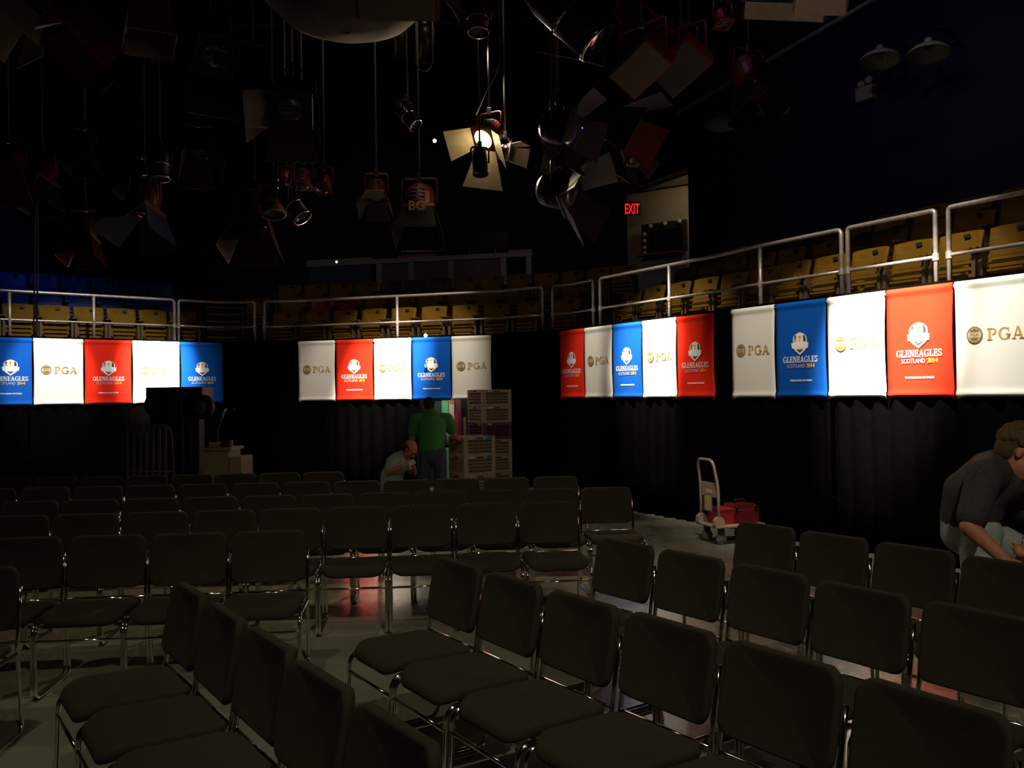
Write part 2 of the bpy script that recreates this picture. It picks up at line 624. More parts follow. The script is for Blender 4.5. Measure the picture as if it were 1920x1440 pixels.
# ================================================================== BANNERS
BZ0, BZ1 = 1.61, 2.67
MB_WHITE = mat('white_banner_cloth', (.80, .77, .70), .85, 0, .02, .015, 60)
MB_RED = mat('red_banner_cloth', (.80, .028, .012), .85, 0, .02, .04, 60)
MB_BLUE = mat('blue_banner_cloth', (.007, .085, .42), .85, 0, .02, .05, 60)
M_PRINTW = mat('white_print', (.85, .84, .80), .7, 0, .2, .01)
M_PRINTG = mat('grey_print', (.42, .42, .46), .7, 0, .2, .02)
M_GOLD = mat('gold_print', (.52, .30, .09), .7, 0, .2, .05)
M_GOLD2 = mat('year_gold_print', (.80, .38, .03), .7, 0, .2, .03)
M_INK = mat('dark_print', (.035, .045, .075), .7, 0, .2, .05)
M_OLIVE = mat('roundel_print', (.17, .13, .07), .7, 0, .2, .05)
M_REDPR = mat('red_print', (.55, .03, .03), .7, 0, .2, .05)


def cloth_bm(w, h, gapl, gapr, seed=0):
    """banner cloth in local x (width) z (height), front face at -y; pockets bulge at top and bottom"""
    bm = nb(); rnd = random.Random(seed)
    NX, NZ = 14, 44
    g = []
    ph = rnd.random() * 6
    for j in range(NZ + 1):
        z = h * j / NZ; row = []
        for i in range(NX + 1):
            u = i / NX
            x = -w / 2 + w * u
            pin = .012 * math.sin(PI * min(1, max(0, (z - .05) / (h - .12))))   # cloth draws in between the rods
            x *= (1 - pin * 1.6)
            y = -.012 - .003 * math.sin(u * PI * 2 + ph) * math.sin(z / h * PI) - .012 * math.sin(z / h * PI)
            d0 = z; d1 = h - z
            if d0 < .055: y -= .017 * math.sin(PI * d0 / .055)
            if d1 < .075: y -= .020 * math.sin(PI * d1 / .075)
            zz = z
            if j == 0 and i in (0, NX): zz -= .022
            if j == 0 and i in (1, NX - 1): zz -= .008
            row.append(bm.verts.new((x, y, zz)))
        g.append(row)
    for j in range(NZ):
        for i in range(NX): bm.faces.new((g[j][i], g[j][i + 1], g[j + 1][i + 1], g[j + 1][i]))
    return bm


def ellipse(cx, cz, rx, rz, a0=0, a1=360, n=24):
    return [(cx + rx * math.cos(math.radians(a0 + (a1 - a0) * k / n)), cz + rz * math.sin(math.radians(a0 + (a1 - a0) * k / n))) for k in range(n if a1 - a0 == 360 else n + 1)]


def banner(p0, p1, kind, label, gap=.006, seed=0):
    a = Vector(p0); b = Vector(p1); t = (b - a); w = t.length - 2 * gap; t.normalize()
    c = (a + b) / 2; nn = Vector((-t.y, t.x)); c = c - nn * .02
    rz = math.atan2(t.y, t.x)
    r = thing('banner', label, 'banner', (c.x, c.y, BZ0), rz)
    h = BZ1 - BZ0
    m = {'w': MB_WHITE, 'r': MB_RED, 'b': MB_BLUE}[kind]
    cl = obj('cloth', cloth_bm(w, h, 0, 0, seed), m, r, smooth=True)
    md = cl.modifiers.new('thickness', 'SOLIDIFY'); md.thickness = .002
    bm = nb(); cyl(bm, (-w / 2 - .004, -.016, h - .036), (w / 2 + .004, -.016, h - .036), .013, seg=10)
    obj('top_rod', bm, m, r)
    bm = nb(); cyl(bm, (-w / 2 + .01, -.014, .028), (w / 2 - .01, -.014, .028), .010, seg=10)
    obj('bottom_rod', bm, m, r)
    Y = -.0285
    if kind == 'w':
        cx, cz = -.185, .555
        e = obj('roundel', polys_bm([ellipse(cx, cz, .077, .077)], Y), M_OLIVE, r)
        obj('roundel_ring', polys_bm([ellipse(cx, cz, .066, .066)], Y - .0015), M_GOLD, e)
        obj('roundel_band', polys_bm([[(cx - .062, cz - .018), (cx + .062, cz - .018), (cx + .062, cz + .020), (cx - .062, cz + .020)]], Y - .0025),
            mat('roundel_band_print', (.55, .48, .36), .7), e)
        obj('roundel_crown', polys_bm([[(cx - .035, cz + .028), (cx + .035, cz + .028), (cx + .045, cz + .05), (cx + .018, cz + .043), (cx, cz + .062), (cx - .018, cz + .043), (cx - .045, cz + .05)],
                                       [(cx - .04, cz - .026), (cx + .04, cz - .026), (cx + .02, cz - .052), (cx - .02, cz - .052)]], Y - .0025), M_OLIVE, e)
        text_obj('roundel_lettering', 'PGA', .042, (cx, Y - .0035, cz - .014), M_OLIVE, e, .001)
        ps, W = serif_polys('PGA', .105, .500, .108, .05, 1.12)
        obj('lettering', polys_bm(ps, Y), M_GOLD, r)
    else:
        s = 1.0; cx = .0; cz = .60
        def P(pts): return [(cx + x * s, cz + z * s) for x, z in pts]
        top = [(.075 * math.sin(math.radians(a)) * 1.22, .055 + .052 * math.cos(math.radians(a))) for a in range(75, -76, -15)]
        shield = [(.098, .04), (.098, -.055), (.07, -.085), (.0, -.135), (-.07, -.085), (-.098, -.055), (-.098, .04), (-.092, .066), (-.055, .098), (0, .116), (.055, .098), (.092, .066)]
        e = obj('crest', polys_bm([P(shield[::-1])], Y), M_PRINTW, r)
        # ribbon across the shield
        obj('crest_ribbon', polys_bm([P([(-.122, .0), (.122, .0), (.112, -.062), (.0, -.048), (-.112, -.062)])], Y - .0015), M_PRINTW, e)
        # right dark field, left striped field, lower dark chevron
        obj('crest_field', polys_bm([P([(.050, .012), (.084, .010), (.084, .052), (.066, .082), (.050, .088)]),
                                     P([(-.084, .052), (-.050, .052), (-.050, .088), (-.066, .082)])], Y - .0015), M_INK, e)
        obj('crest_stripes', polys_bm([P([(x, .01), (x + .007, .01), (x + .007, .05), (x, .05)]) for x in (-.084, -.070, -.057)], Y - .0015), M_REDPR, e)
        ch = obj('crest_point', polys_bm([P([(-.052, -.070), (.052, -.070), (.0, -.112)])], Y - .0025), M_INK, e)
        text_obj('crest_year', '2014', .022, (cx, Y - .0045, cz - .087), M_GOLD2, e)
        # trophy cup
        obj('crest_cup', polys_bm([P([(-.024, .075), (.024, .075), (.018, .055), (.005, .044), (.005, .02), (.014, .012), (-.014, .012), (-.005, .02), (-.005, .044), (-.018, .055)]),
                                   P([(-.006, .075), (.006, .075), (.004, .09), (-.004, .09)])], Y - .0015), M_GOLD2, e)
        ps, W = serif_polys('GLENEAGLES', .0, .383, .068, .045, .80)
        obj('lettering', polys_bm(ps, Y), M_PRINTW, r)
        text_obj('lettering', 'SCOTLAND', .060, (-.062, Y, .325), M_PRINTG, r, .0002, width=.255)
        text_obj('lettering', '2014', .060, (.145, Y, .325), M_GOLD2, r, .0020, width=.112)
        text_obj('lettering', 'WHERE LEGENDS ARE FORGED', .026, (0, -.0235, .175), M_PRINTW, r, .0006, width=.315)
    return r


GRPS = [
    [(-24, 633), (61, 633, 'b'), (157, 636, 'w'), (247, 638, 'r'), (337, 641, 'w'), (418, 643, 'b')],
    [(560, 640), (630, 638, 'w'), (701, 635, 'r'), (773, 633, 'w'), (847, 630, 'b'), (923, 628, 'w')],
    [(1052, 621), (1098, 614, 'r'), (1151, 607, 'w'), (1207, 601, 'b'), (1272, 594, 'w'), (1343, 586, 'r')],
    [(1374, 580), (1457, 570, 'w'), (1554, 559, 'b'), (1665, 545, 'w'), (1793, 528, 'r'), (1952, 505, 'w')],
]
BL = [
    ['blue banner with shield crest, cut by the left edge of the photo', 'white PGA banner between the leftmost blue and red banners',
     'red GLENEAGLES banner in the left group, between two white banners', 'overexposed white banner behind the wheeled lift, left group',
     'blue GLENEAGLES banner at the right end of the left group, above the wheeled lift'],
    ['white PGA banner at the left end of the middle group', 'red to orange GLENEAGLES banner in the middle group', 'blown-out plain white banner in the centre of the middle group',
     'blue GLENEAGLES banner directly above the person in the green shirt', 'white PGA banner at the right end of the middle group, above the crates'],
    ['narrow dark red GLENEAGLES banner at the left end of the right-hand run', 'white banner with fading PGA, second of the right-hand run',
     'bright blue GLENEAGLES banner between two white ones, middle of its group of five', 'blown-out white banner left of the red banner above the platform truck',
     'red GLENEAGLES banner above the platform truck, beside the dark gap'],
    ['cream white PGA banner just right of the dark gap', 'deep blue GLENEAGLES banner in the nearest group on the right', 'glaring white banner between the near blue and orange banners',
     'large orange-red GLENEAGLES banner near the right edge', 'largest white PGA banner, cut by the right edge above the bending person'],
]
GL = [((-7.914, 13.864), (-5.213, 16.073)), ((-4.089, 16.035), (-.3355, 14.911)), ((.5816, 14.478), (2.4628, 11.322)), ((2.6526, 10.872), (4.4007, 7.792))]
for gi, (g, (A_, B_)) in enumerate(zip(GRPS, GL)):
    A_ = Vector(A_); B_ = Vector(B_)
    def onl(px):
        d = ray(px, 690); n = Vector((-(B_ - A_).y, (B_ - A_).x))
        k = A_.dot(n) / (d.x * n.x + d.y * n.y)
        return Vector((d.x * k, d.y * k))
    tt = (B_ - A_).normalized(); nq = Vector((-tt.y, tt.x))
    q = [onl(x[0]) + nq * .02 for x in g]
    for k in range(5):
        banner(q[k], q[k + 1], g[k + 1][2], BL[gi][k], seed=gi * 5 + k, gap=.009)

# ================================================================== GUARD RAILS
RO = .22


def rail_section(posts, ztop, label, ends=(True, True), extra=None):
    """posts: pixel x of posts"""
    S = [arc_of(px, 600, RO) for px in posts]
    def pt(s, z):
        q, t, n = ring_at(s, RO); return Vector((q.x, q.y, z))
    base = pt(S[0], D0)
    r = thing('guard_rail', label, 'railing', base)
    R_ = .024
    sub = lambda v: v - base
    # top rail with turned-down end posts as one bent pipe
    ss = [S[0] + (S[-1] - S[0]) * k / 12 for k in range(13)]
    zt = ztop
    path = [pt(S[0], D0 + .004)] + [pt(s, zt) for s in ss] + [pt(S[-1], D0 + .004)]
    path = fillet([path[0], path[1]] + path[2:-2] + [path[-2], path[-1]], .06, 4)
    bm = nb(); tube(bm, [sub(p) for p in path], R_, 10); obj('top_rail', bm, M_STEEL, r, True)
    bm = nb(); tube(bm, [sub(pt(s, D0 + (zt - D0) * .53)) for s in ss], R_ * .8, 8); obj('middle_rail', bm, M_STEEL, r, True)
    for s in S[1:-1]:
        bm = nb(); cyl(bm, sub(pt(s, D0 + .004)), sub(pt(s, zt)), R_, seg=10); obj('post', bm, M_STEEL, r, True)
    for s in S:
        bm = nb(); p = sub(pt(s, D0))
        cyl(bm, p + Vector((0, 0, .002)), p + Vector((0, 0, .012)), .05, seg=12); obj('base_flange', bm, M_STEEL, r)
        bm = nb(); p = sub(pt(s, D0 + (zt - D0) * .53))
        cyl(bm, p - Vector((0, 0, .035)), p + Vector((0, 0, .035)), R_ * 1.35, seg=10); obj('clamp', bm, M_STEEL, r)
    return r


ZR = 3.42
rail_section([-150, 18, 176, 327], ZR, 'steel pipe guard rail over the leftmost blue, white and red banners')
rail_section([335, 478], ZR, 'short steel pipe guard rail left of the dark gap, in front of the aisle steps')
rail_section([496, 745, 1018], ZR, 'long steel pipe guard rail above the middle banner group')
rail_section([1037, 1113], ZR, 'short steel pipe guard rail between middle and right banner groups')
rail_section([1126, 1256, 1427, 1580], ZR, 'long steel pipe guard rail running above the right-hand banners')
rail_section([1592, 1757], ZR, 'steel pipe guard rail section above the near red banner')
rail_section([1782, 1985], ZR, 'nearest steel pipe guard rail section, cut by the right edge')

# ================================================================== ARENA SEATS
def make_seat(m, label, group, frame_m):
    """faces -y, origin on the tier"""
    r = thing('arena_seat', label, 'seat', (0, 0, -50), 0, group)
    # curved upper back
    bm = nb()
    NX, NZ = 10, 6
    for side in (0,):
        g = []
        for j in range(NZ + 1):
            row = []
            for i in range(NX + 1):
                u = i / NX * 2 - 1; v = j / NZ
                wz = .235 + .012 * v
                x = u * wz; z = .42 + .42 * v
                y = .10 + .10 * v - .045 * u * u
                if v > .82: z -= .02 * abs(u) ** 3
                row.append(bm.verts.new((x, y, z)))
            g.append(row)
        for j in range(NZ):
            for i in range(NX): bm.faces.new((g[j][i], g[j][i + 1], g[j + 1][i + 1], g[j + 1][i]))
    back = obj('backrest', bm, m, r, True)
    md = back.modifiers.new('thickness', 'SOLIDIFY'); md.thickness = .025
    # top lip and slats across the back
    bm = nb()
    for z, dy in ((.70, -.004), (.62, -.008), (.54, -.008)):
        tube(bm, [(u * .2, .10 + .10 * (z - .42) / .42 - .045 * (u * .85) ** 2 - .014, z) for u in (-1, -.5, 0, .5, 1)], .012, 6)
    obj('back_rib', bm, m, back, True)
    # flipped up seat pan with rounded lower edge and ribs
    bm = nb()
    poly = [(-.19, .60), (-.205, .36)] + [(-.195 * math.cos(math.radians(a)), .36 - .10 * math.sin(math.radians(a))) for a in range(15, 180, 15)] + [(.205, .36), (.19, .60)]
    prism(bm, poly, -.01, .02, Matrix.Translation((0, -.02, 0)) @ Matrix.Rotation(-.16, 4, 'X'))
    pan = obj('seat_pan', bm, m, r)
    bm = nb()
    for z in (.32, .39, .46, .53):
        box(bm, (0, -.045 - (z - .3) * -.16 + .0, z), (.36 if z > .34 else .30, .018, .022))
    obj('pan_rib', bm, m, pan)
    for s in (-1, 1):
        bm = nb()
        prism(bm, [(-.02, 0), (.02, 0), (.02, .60), (-.02, .60)], -.05, .16, Matrix.Translation((s * .242, 0, 0)))
        obj('seat_standard', bm, frame_m, r)
        bm = nb(); box(bm, (s * .242, .0, .615), (.05, .30, .03), None, .01); obj('armrest', bm, m, r)
    bm = nb(); box(bm, (.06, .165, .79), (.065, .012, .04), Matrix.Translation((0, -.03, 0))); obj('number_plate', bm, M_PLATE, r)
    return r


SEATS = {'y': make_seat(M_YELLOW, 'x', None, M_SEATFRAME), 'b': make_seat(M_BLUE_SEAT, 'x', None, M_DARK), 'r': make_seat(M_RED_SEAT, 'x', None, M_DARK)}
USED = set()


def place_seat(kind, loc, rz, label, group):
    if kind not in USED:
        USED.add(kind); r = SEATS[kind]; r.location = loc; r.rotation_euler = (0, 0, rz); r['label'] = label; r['group'] = group
        return r
    return dup(SEATS[kind], loc, rz, label, group)


CN = {'y': 'yellow', 'b': 'dim blue', 'r': 'maroon'}


def seat_row(k, px0, px1, py, where, kindf=None, spacing=.565, fr='left'):
    off = .30 + RUN * k + .48
    s0 = arc_of(px0, py, off); s1 = arc_of(px1, py, off)
    n = max(1, int(round((s1 - s0) / spacing)))
    for i in range(n):
        s = s0 + (s1 - s0) * (i + .5) / n
        q, t, nn = ring_at(s, off)
        kind = kindf(s, i, n) if kindf else 'y'
        if kind is None: continue
        j = i
        lab = '%s arena seat, %s, %s' % (CN[kind], where, 'left end' if j == 0 else ('right end' if j == n - 1 else ORD[j] + ' from left'))
        place_seat(kind, (q.x, q.y, D0 + RISE * k + .001), math.atan2(t.y, t.x), lab, '%s arena seats, %s' % (CN[kind], where))


seat_row(0, -70, 375, 600, 'front tier row above the left banners')
seat_row(1, -70, 345, 540, 'blue second row at upper left', lambda s, i, n: 'b')
seat_row(2, -70, 330, 510, 'blue third row at upper left', lambda s, i, n: 'b')
seat_row(0, 502, 1012, 600, 'front tier row above the middle banners')
seat_row(1, 452, 506, 560, 'lone end spot beside the aisle steps')
seat_row(1, 520, 1096, 550, 'second tier row above the middle banners', lambda s, i, n: 'r' if i in (1, 2) else 'y')
seat_row(2, 515, 1190, 520, 'topmost tier row below the long counter')
seat_row(0, 1034, 1080, 600, 'lone spot behind the short rail')
seat_row(0, 1152, 2060, 500, 'front tier row above the right banners')
seat_row(1, 1252, 2060, 480, 'second tier row above the right banners')
seat_row(2, 1342, 2060, 440, 'topmost tier row under the navy wall')

# aisle steps between left and middle blocks
M_NOSE = mat('grey_step_nosing', (.22, .19, .18), .6)
def u0(px, o):
    u = ringhit(px, 600, o)[3]; i = int(u); return L0[i] + (u - i) * (L0[i + 1] - L0[i])
s0 = u0(388, .9); s1 = u0(446, .9)
st = thing('aisle_steps', 'dark aisle steps with pale nosings between the left and middle seat blocks', 'steps', (0, 0, 0))
for i in range(6):
    z = D0 + .001 + .185 * i
    o0 = .302 + .44 * i
    zb_ = D0 + RISE * (i // 2) + .001
    bm = nb(); ring_slab(bm, s0, s1, o0, o0 + .436, zb_, z + .17); obj('step', bm, M_TIER, st)
    bm = nb(); ring_slab(bm, s0, s1, o0 + .001, o0 + .045, z + .171, z + .195); obj('nosing', bm, M_NOSE, st)

# ================================================================== STACKING CHAIRS
def rrect(w, h, r, n=5):
    out = []
    for cx, cy, a0 in ((w / 2 - r, h / 2 - r, 0), (-w / 2 + r, h / 2 - r, 90), (-w / 2 + r, -h / 2 + r, 180), (w / 2 - r, -h / 2 + r, 270)):
        for k in range(n + 1):
            a = math.radians(a0 + 90 * k / n); out.append((cx + r * math.cos(a), cy + r * math.sin(a)))
    return out


def pad(w, h, t, r, fn, rings=7):
    """cushion: local (u,v) outline with thickness along +n; fn maps (u,v,n)->Vector"""
    bm = nb(); base = rrect(w, h, r); N = len(base)
    prof = []
    for k in range(5):                    # rounded edge, then flatter crown
        a = PI / 2 * k / 4
        prof.append((1 - (1 - math.cos(a)) * 0 - .0 - (.085) * (1 - math.cos(a)), math.sin(a) * .40))
    prof += [(.78, .445), (.55, .48), (.28, .497), (0, .5)]
    def ring(k, z):
        # inset by distance so corners stay round
        return [Vector((x * k, y * k, z)) for x, y in base]
    layers = []
    seq = [(k, -z) for k, z in reversed(prof)] + prof[1:]
    for k, z in seq:
        if k == 0: layers.append([bm.verts.new(fn(0, 0, z * t))])
        else: layers.append([bm.verts.new(fn(p.x, p.y, z * t)) for p in ring(k, z)])
    for A, B in zip(layers[:-1], layers[1:]):
        for i in range(N):
            j = (i + 1) % N
            if len(A) == 1: bm.faces.new((A[0], B[j], B[i]))
            elif len(B) == 1: bm.faces.new((A[i], A[j], B[0]))
            else: bm.faces.new((A[i], A[j], B[j], B[i]))
    return bm


TOPZ = .845
CW = .488      # overall chair width


def make_chair():
    """faces -y"""
    r = thing('stacking_chair', 'x', 'chair', (0, 0, -50))
    def seatfn(u, v, n):
        # v: -.22 front .. +.22 back ; waterfall front, saddle in the middle
        z = .452 + n - .012 * math.cos(u / .24 * PI / 2) * math.cos(v / .25 * PI / 2) - .035 * max(0, (-v - .10) / .13) ** 2 + .012 * (u / .24) ** 2 - .02 * v
        return Vector((u, v - .01, z))
    obj('seat', pad(CW - .032, .46, .062, .085, seatfn), M_FABRIC, r, True)
    def backfn(u, v, n):
        c = .5 - abs(0)
        y = .240 + .20 * (v + .15) - .055 * (u / .24) ** 2 + n + .012 * math.sin((v + .15) / .30 * PI)
        bow = -.018 * (1 - (u / .235) ** 2) if v < 0 else .010 * (1 - (u / .235) ** 2)
        z = .694 + v + bow * min(1, abs(v) / .14)
        return Vector((u, y, z))
    bmb = pad(CW - .032, .300, .052, .050, lambda u, v, n: backfn(u, v, n))
    obj('backrest', bmb, M_FABRIC, r, True)
    rr = .0105
    for s in (-1, 1):
        x = s * (CW / 2 - .011)
        path = [(x * .985, .262, .745), (x, .232, .60), (x, .205, .44), (x, .262, .05), (x, .235, .0125), (x, -.19, .0125), (x, -.245, .04), (x, -.225, .405), (x, -.20, .425), (x, .205, .418)]
        p = fillet([path[0], path[1], path[2]], .05, 3)[:-1] + fillet([path[2], path[3], (x, .232, .0125), (x, -.205, .0125), (x, -.245, .05), (x, -.232, .39), (x, -.195, .425), (x, .200, .418)], .045, 5)
        bm = nb(); tube(bm, p, rr, 8)
        side = obj('side_frame', bm, M_CHROME, r, True)
        for yy in (-.16, .18):
            bm = nb(); box(bm, (x, yy, .0045), (.02, .05, .009)); obj('glide', bm, M_RUBBER, side)
    bm = nb(); cyl(bm, (-CW / 2 + .011, -.2385, .335), (CW / 2 - .011, -.2385, .335), .0085, seg=8); obj('front_stretcher', bm, M_CHROME, r, True)
    bm = nb(); cyl(bm, (-CW / 2 + .011, .15, .414), (CW / 2 - .011, .15, .414), .0085, seg=8); cyl(bm, (-CW / 2 + .011, -.13, .414), (CW / 2 - .011, -.13, .414), .0085, seg=8)
    obj('seat_support', bm, M_CHROME, r, True)
    bm = nb(); cyl(bm, (-CW / 2 + .011, .213, .47), (CW / 2 - .011, .213, .47), .008, seg=8); obj('rear_stretcher', bm, M_CHROME, r, True)
    for s in (-1, 1):
        bm = nb(); box(bm, (s * (CW / 2 - .018), .250, .70), (.012, .022, .07), None, .002); obj('back_bracket', bm, M_CHROME, r)
    return r


CH = make_chair()
ch_used = [False]


def place_chair(x, y, rz, label, group):
    if not ch_used[0]:
        ch_used[0] = True; CH.location = (x, y, 0); CH.rotation_euler = (0, 0, rz); CH['label'] = label; CH['group'] = group; return CH
    return dup(CH, (x, y, 0), rz, label, group)


def chair_row(p0, p1, n, facing, group, labf, total=None, jit=.012, seed=0):
    a = atz(p0[0] + 5, p0[1] + 4, TOPZ); b = atz(p1[0] + 5, p1[1] + 4, TOPZ)
    f = Vector((facing[0], facing[1], 0)).normalized()
    rz = math.atan2(f.y, f.x) + PI / 2
    rnd = random.Random(seed)
    total = total or n
    for i in range(total):
        p = a + (b - a) * (i / (n - 1)) + f * .275
        j = rnd.uniform(-1, 1)
        place_chair(p.x + f.x * j * jit, p.y + f.y * j * jit, rz + rnd.uniform(-.02, .02), labf(i), group)


FL = (.11, -1)
FA = (-.825, -.565)
e_ = lambda i: 'at its right end' if i == 0 else ORD[i] + ' from its right end'
chair_row((-52, 1060), (-240, 1066), 2, FL, 'left block chairs, nearest row', lambda i: ['black padded chair cut by the left edge, nearest the photographer in the left block', 'black padded chair outside the left edge beside the nearest left block chair'][i])
chair_row((502, 992), (44, 1004), 4, FL, 'left block chairs, second row from the camera', lambda i: 'black padded chrome chair, left block, front complete row, %s' % e_(i), seed=1)
chair_row((1022, 937), (30, 963), 9, FL, 'left block chairs, third row from the camera', lambda i: 'black padded chrome chair, left block, third nearest row, %s' % e_(i), seed=2)
chair_row((1130, 910), (53, 936), 11, FL, 'left block chairs, fourth row from the camera', lambda i: 'black padded chrome chair, left block, fourth nearest row, %s' % e_(i), seed=3)
chair_row((1035, 890), (181, 908), 10, FL, 'left block chairs, fifth row from the camera', lambda i: 'black padded chrome chair, left block, fifth nearest row, %s' % e_(i), total=12, seed=4)
chair_row((602, 881), (16, 893), 8, FL, 'left block chairs, farthest row', lambda i: 'black padded chrome chair, left block, farthest short row, %s' % e_(i), seed=5)
e2 = lambda i: 'at its far end' if i == 0 else ORD[i] + ' from its far end'
chair_row((361, 1100), (745, 1352), 5, FA, 'right block chairs, row at bottom left', lambda i: 'black padded chair in the slanted row at bottom left, %s' % e2(i), seed=6)
chair_row((858, 1050), (1740, 1300), 6, FA, 'right block chairs, front centre row', lambda i: 'black padded chair in the slanted front centre row, %s' % e2(i), total=7, seed=7)
chair_row((1172, 1012), (1840, 1140), 5, FA, 'right block chairs, third slanted row', lambda i: 'black padded chair, second slanted row from the platform truck, %s' % e2(i), total=6, seed=8)
chair_row((1435, 980), (1890, 1048), 4, FA, 'right block chairs, back row by the platform truck', lambda i: 'black padded chair, slanted row nearest the truck, %s' % e2(i), seed=9)

# ================================================================== CRATES (dish racks)
M_TAN = mat('tan_rack_plastic', (.30, .225, .135), .6, 0, .35, .1, 20)
M_MAROON = mat('maroon_rack_plastic', (.10, .018, .035), .6, 0, .35, .1, 20)
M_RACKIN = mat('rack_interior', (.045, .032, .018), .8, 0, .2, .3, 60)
M_TAPE = mat('blue_tape', (.0, .16, .42), .6, 0, .3, .05)
M_LABEL = mat('pale_rack_label', (.45, .38, .28), .6)


def crate(loc, rz, h, m, label, tape=None, lab=True, rows=4):
    """lattice rack, .50 square, front = -y"""
    r = thing('dish_rack', label, 'crate', loc, rz, None)
    W = .50
    bm = nb()
    box(bm, (0, 0, h - .0225), (W, W, .045), None, .004)
    box(bm, (0, 0, .0175), (W, W, .033), None, .004)
    for sx in (-1, 1):
        for sy in (-1, 1):
            box(bm, (sx * (W / 2 - .03), sy * (W / 2 - .03), h / 2), (.058, .058, h - .03))
    obj('rim_and_corner_frame', bm, m, r)
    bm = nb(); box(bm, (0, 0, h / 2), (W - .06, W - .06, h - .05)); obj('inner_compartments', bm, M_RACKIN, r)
    # lattice: horizontal bars with slanted slats between them, on the four sides
    z0, z1 = .034, h - .045
    bm = nb()
    for side in range(4):
        R4 = Matrix.Rotation(side * PI / 2, 4, 'Z')
        for k in range(1, rows):
            z = z0 + (z1 - z0) * k / rows
            box(bm, (0, -W / 2 + .008, z), (W - .11, .012, .012), R4)
        for k in range(rows):
            za = z0 + (z1 - z0) * k / rows; zb = z0 + (z1 - z0) * (k + 1) / rows
            nsl = 13
            for q in range(nsl):
                x = -W / 2 + .065 + (W - .13) * (q + .5) / nsl
                prism(bm, [(x - .010, za), (x - .003, za), (x + .012, zb), (x + .005, zb)], -W / 2 + .006, -W / 2 + .016, R4)
    obj('lattice', bm, m, r)
    bm = nb()
    for side in range(4):
        box(bm, (0, -W / 2 - .001, h - .024), (.10, .004, .022), Matrix.Rotation(side * PI / 2, 4, 'Z'))
    obj('hand_slot', bm, M_RACKIN, r)
    if tape:
        bm = nb(); box(bm, (tape[0], -W / 2 - .003, h - .024 + tape[1]), (.085, .002, .05)); obj('blue_tape', bm, M_TAPE, r)
    if lab:
        bm = nb(); box(bm, (-.13, -W / 2 - .002, h - .022), (.06, .002, .026)); obj('label_strip', bm, M_LABEL, r)
    return r


c0 = at(872, 900, 12.75)
RZ = math.radians(-28)
# corner nearest the camera between the two visible faces
def from_corner(c, rz):
    m = Matrix.Rotation(rz, 2)
    v = m @ Vector((.25, .25))
    return Vector((c.x + v.x, c.y + v.y))
RZF = math.radians(30)
bc = from_corner(at(870, 820, 12.6), RZF)
hh = .272
pos_f = ['bottom rack of the short stack', 'third rack from the top of the short stack', 'second rack from the top of the short stack', 'topmost rack of the short stack in front']
for k in range(4):
    crate((bc.x, bc.y, .001 + hh * k), RZF, hh - .0015, M_TAN, 'tan plastic lattice dish rack, ' + pos_f[k], tape=(.155, 0) if k >= 2 else None)
bc2 = from_corner(at(905, 760, 13.45), RZF)
hb = .251
names_b = ['at the very bottom', 'second from the bottom', 'third from the bottom', 'directly under the maroon one', 'maroon', 'second from the top', 'topmost']
for k in range(7):
    if k == 4: lab = 'maroon and purple lattice dish rack in the tall rear stack'
    else: lab = 'tan plastic lattice dish rack of the tall rear stack, ' + names_b[k]
    c = crate((bc2.x, bc2.y, .001 + hb * k), RZF, hb - .0015, M_MAROON if k == 4 else M_TAN, lab)
    if k in (3, 4, 5):
        bm = nb(); box(bm, (-.251, -.13, hb - .03), (.002, .06, .05)); obj('blue_tape', bm, M_TAPE, c)

# ================================================================== BACKSTAGE OPENING
M_MINT = mat('mint_green_paint', (.13, .45, .24), .6, 0, .3, .04)
M_DKGREEN = mat('dark_green_glass', (.02, .05, .03), .3)
M_ORANGE = mat('orange_brown_print', (.45, .10, .02), .6)
M_CREAM = mat('cream_print', (.50, .42, .28), .6)
M_CRIMSON = mat('crimson_paint', (.42, .01, .025), .5)
M_WOOD = mat('plain_wood', (.30, .13, .05), .6, 0, .3, .25, 12)
M_TEAL = mat('teal_plastic', (.05, .38, .42), .5)


def bp(px, py, d): return at(px, py, d)


def flatbox(name, x0, x1, z0, z1, d, th, m, parent=None):
    """upright slab whose front face is at depth d, edges from pixel columns x0,x1 (measured at mid height)"""
    a = at(x0, 800, d); b = at(x1, 800, d)
    bm = nb(); box(bm, ((a.x + b.x) / 2, d + th / 2, (z0 + z1) / 2), (b.x - a.x, th, z1 - z0))
    return obj(name, bm, m, parent)


hallbase = (0, 0, 0)
o = flatbox('passage_back_panel', 770, 905, .0, 2.1, 17.2, .05, mat('dim_passage_paint', (.05, .045, .04), .8)); tag(o, 'dim back panel of the passage seen through the curtain opening', 'panel')
df = thing('door_frame', 'mint green painted door frame standing in the curtain opening', 'door frame', (at(834, 800, 16.6).x, 16.6, 0))
def cb(name, x0, x1, z0, z1, m, th, parent, dy=0.0):
    a = at(x0, 800, 16.6).x - parent.location.x; b = at(x1, 800, 16.6).x - parent.location.x
    bm = nb(); box(bm, ((a + b) / 2, dy, (z0 + z1) / 2), (b - a, th, z1 - z0)); return obj(name, bm, m, parent)
cb('jamb', 829, 841, .0, 2.0, M_MINT, .08, df)
cb('jamb', 795, 803, .0, 2.0, M_MINT, .08, df)
cb('pane', 803.2, 828.8, .0, 1.60, M_DKGREEN, .03, df)
cb('head', 795, 841, 1.605, 1.66, mat('pale_trim_paint', (.6, .58, .5), .6), .09, df, -.05)
o = flatbox('poster', 842, 852, .9, 1.75, 16.5, .01, M_CREAM)
tag(o, 'cream and orange printed poster beside the mint door frame', 'poster')
a = at(842, 800, 16.48).x; b = at(852, 800, 16.48).x
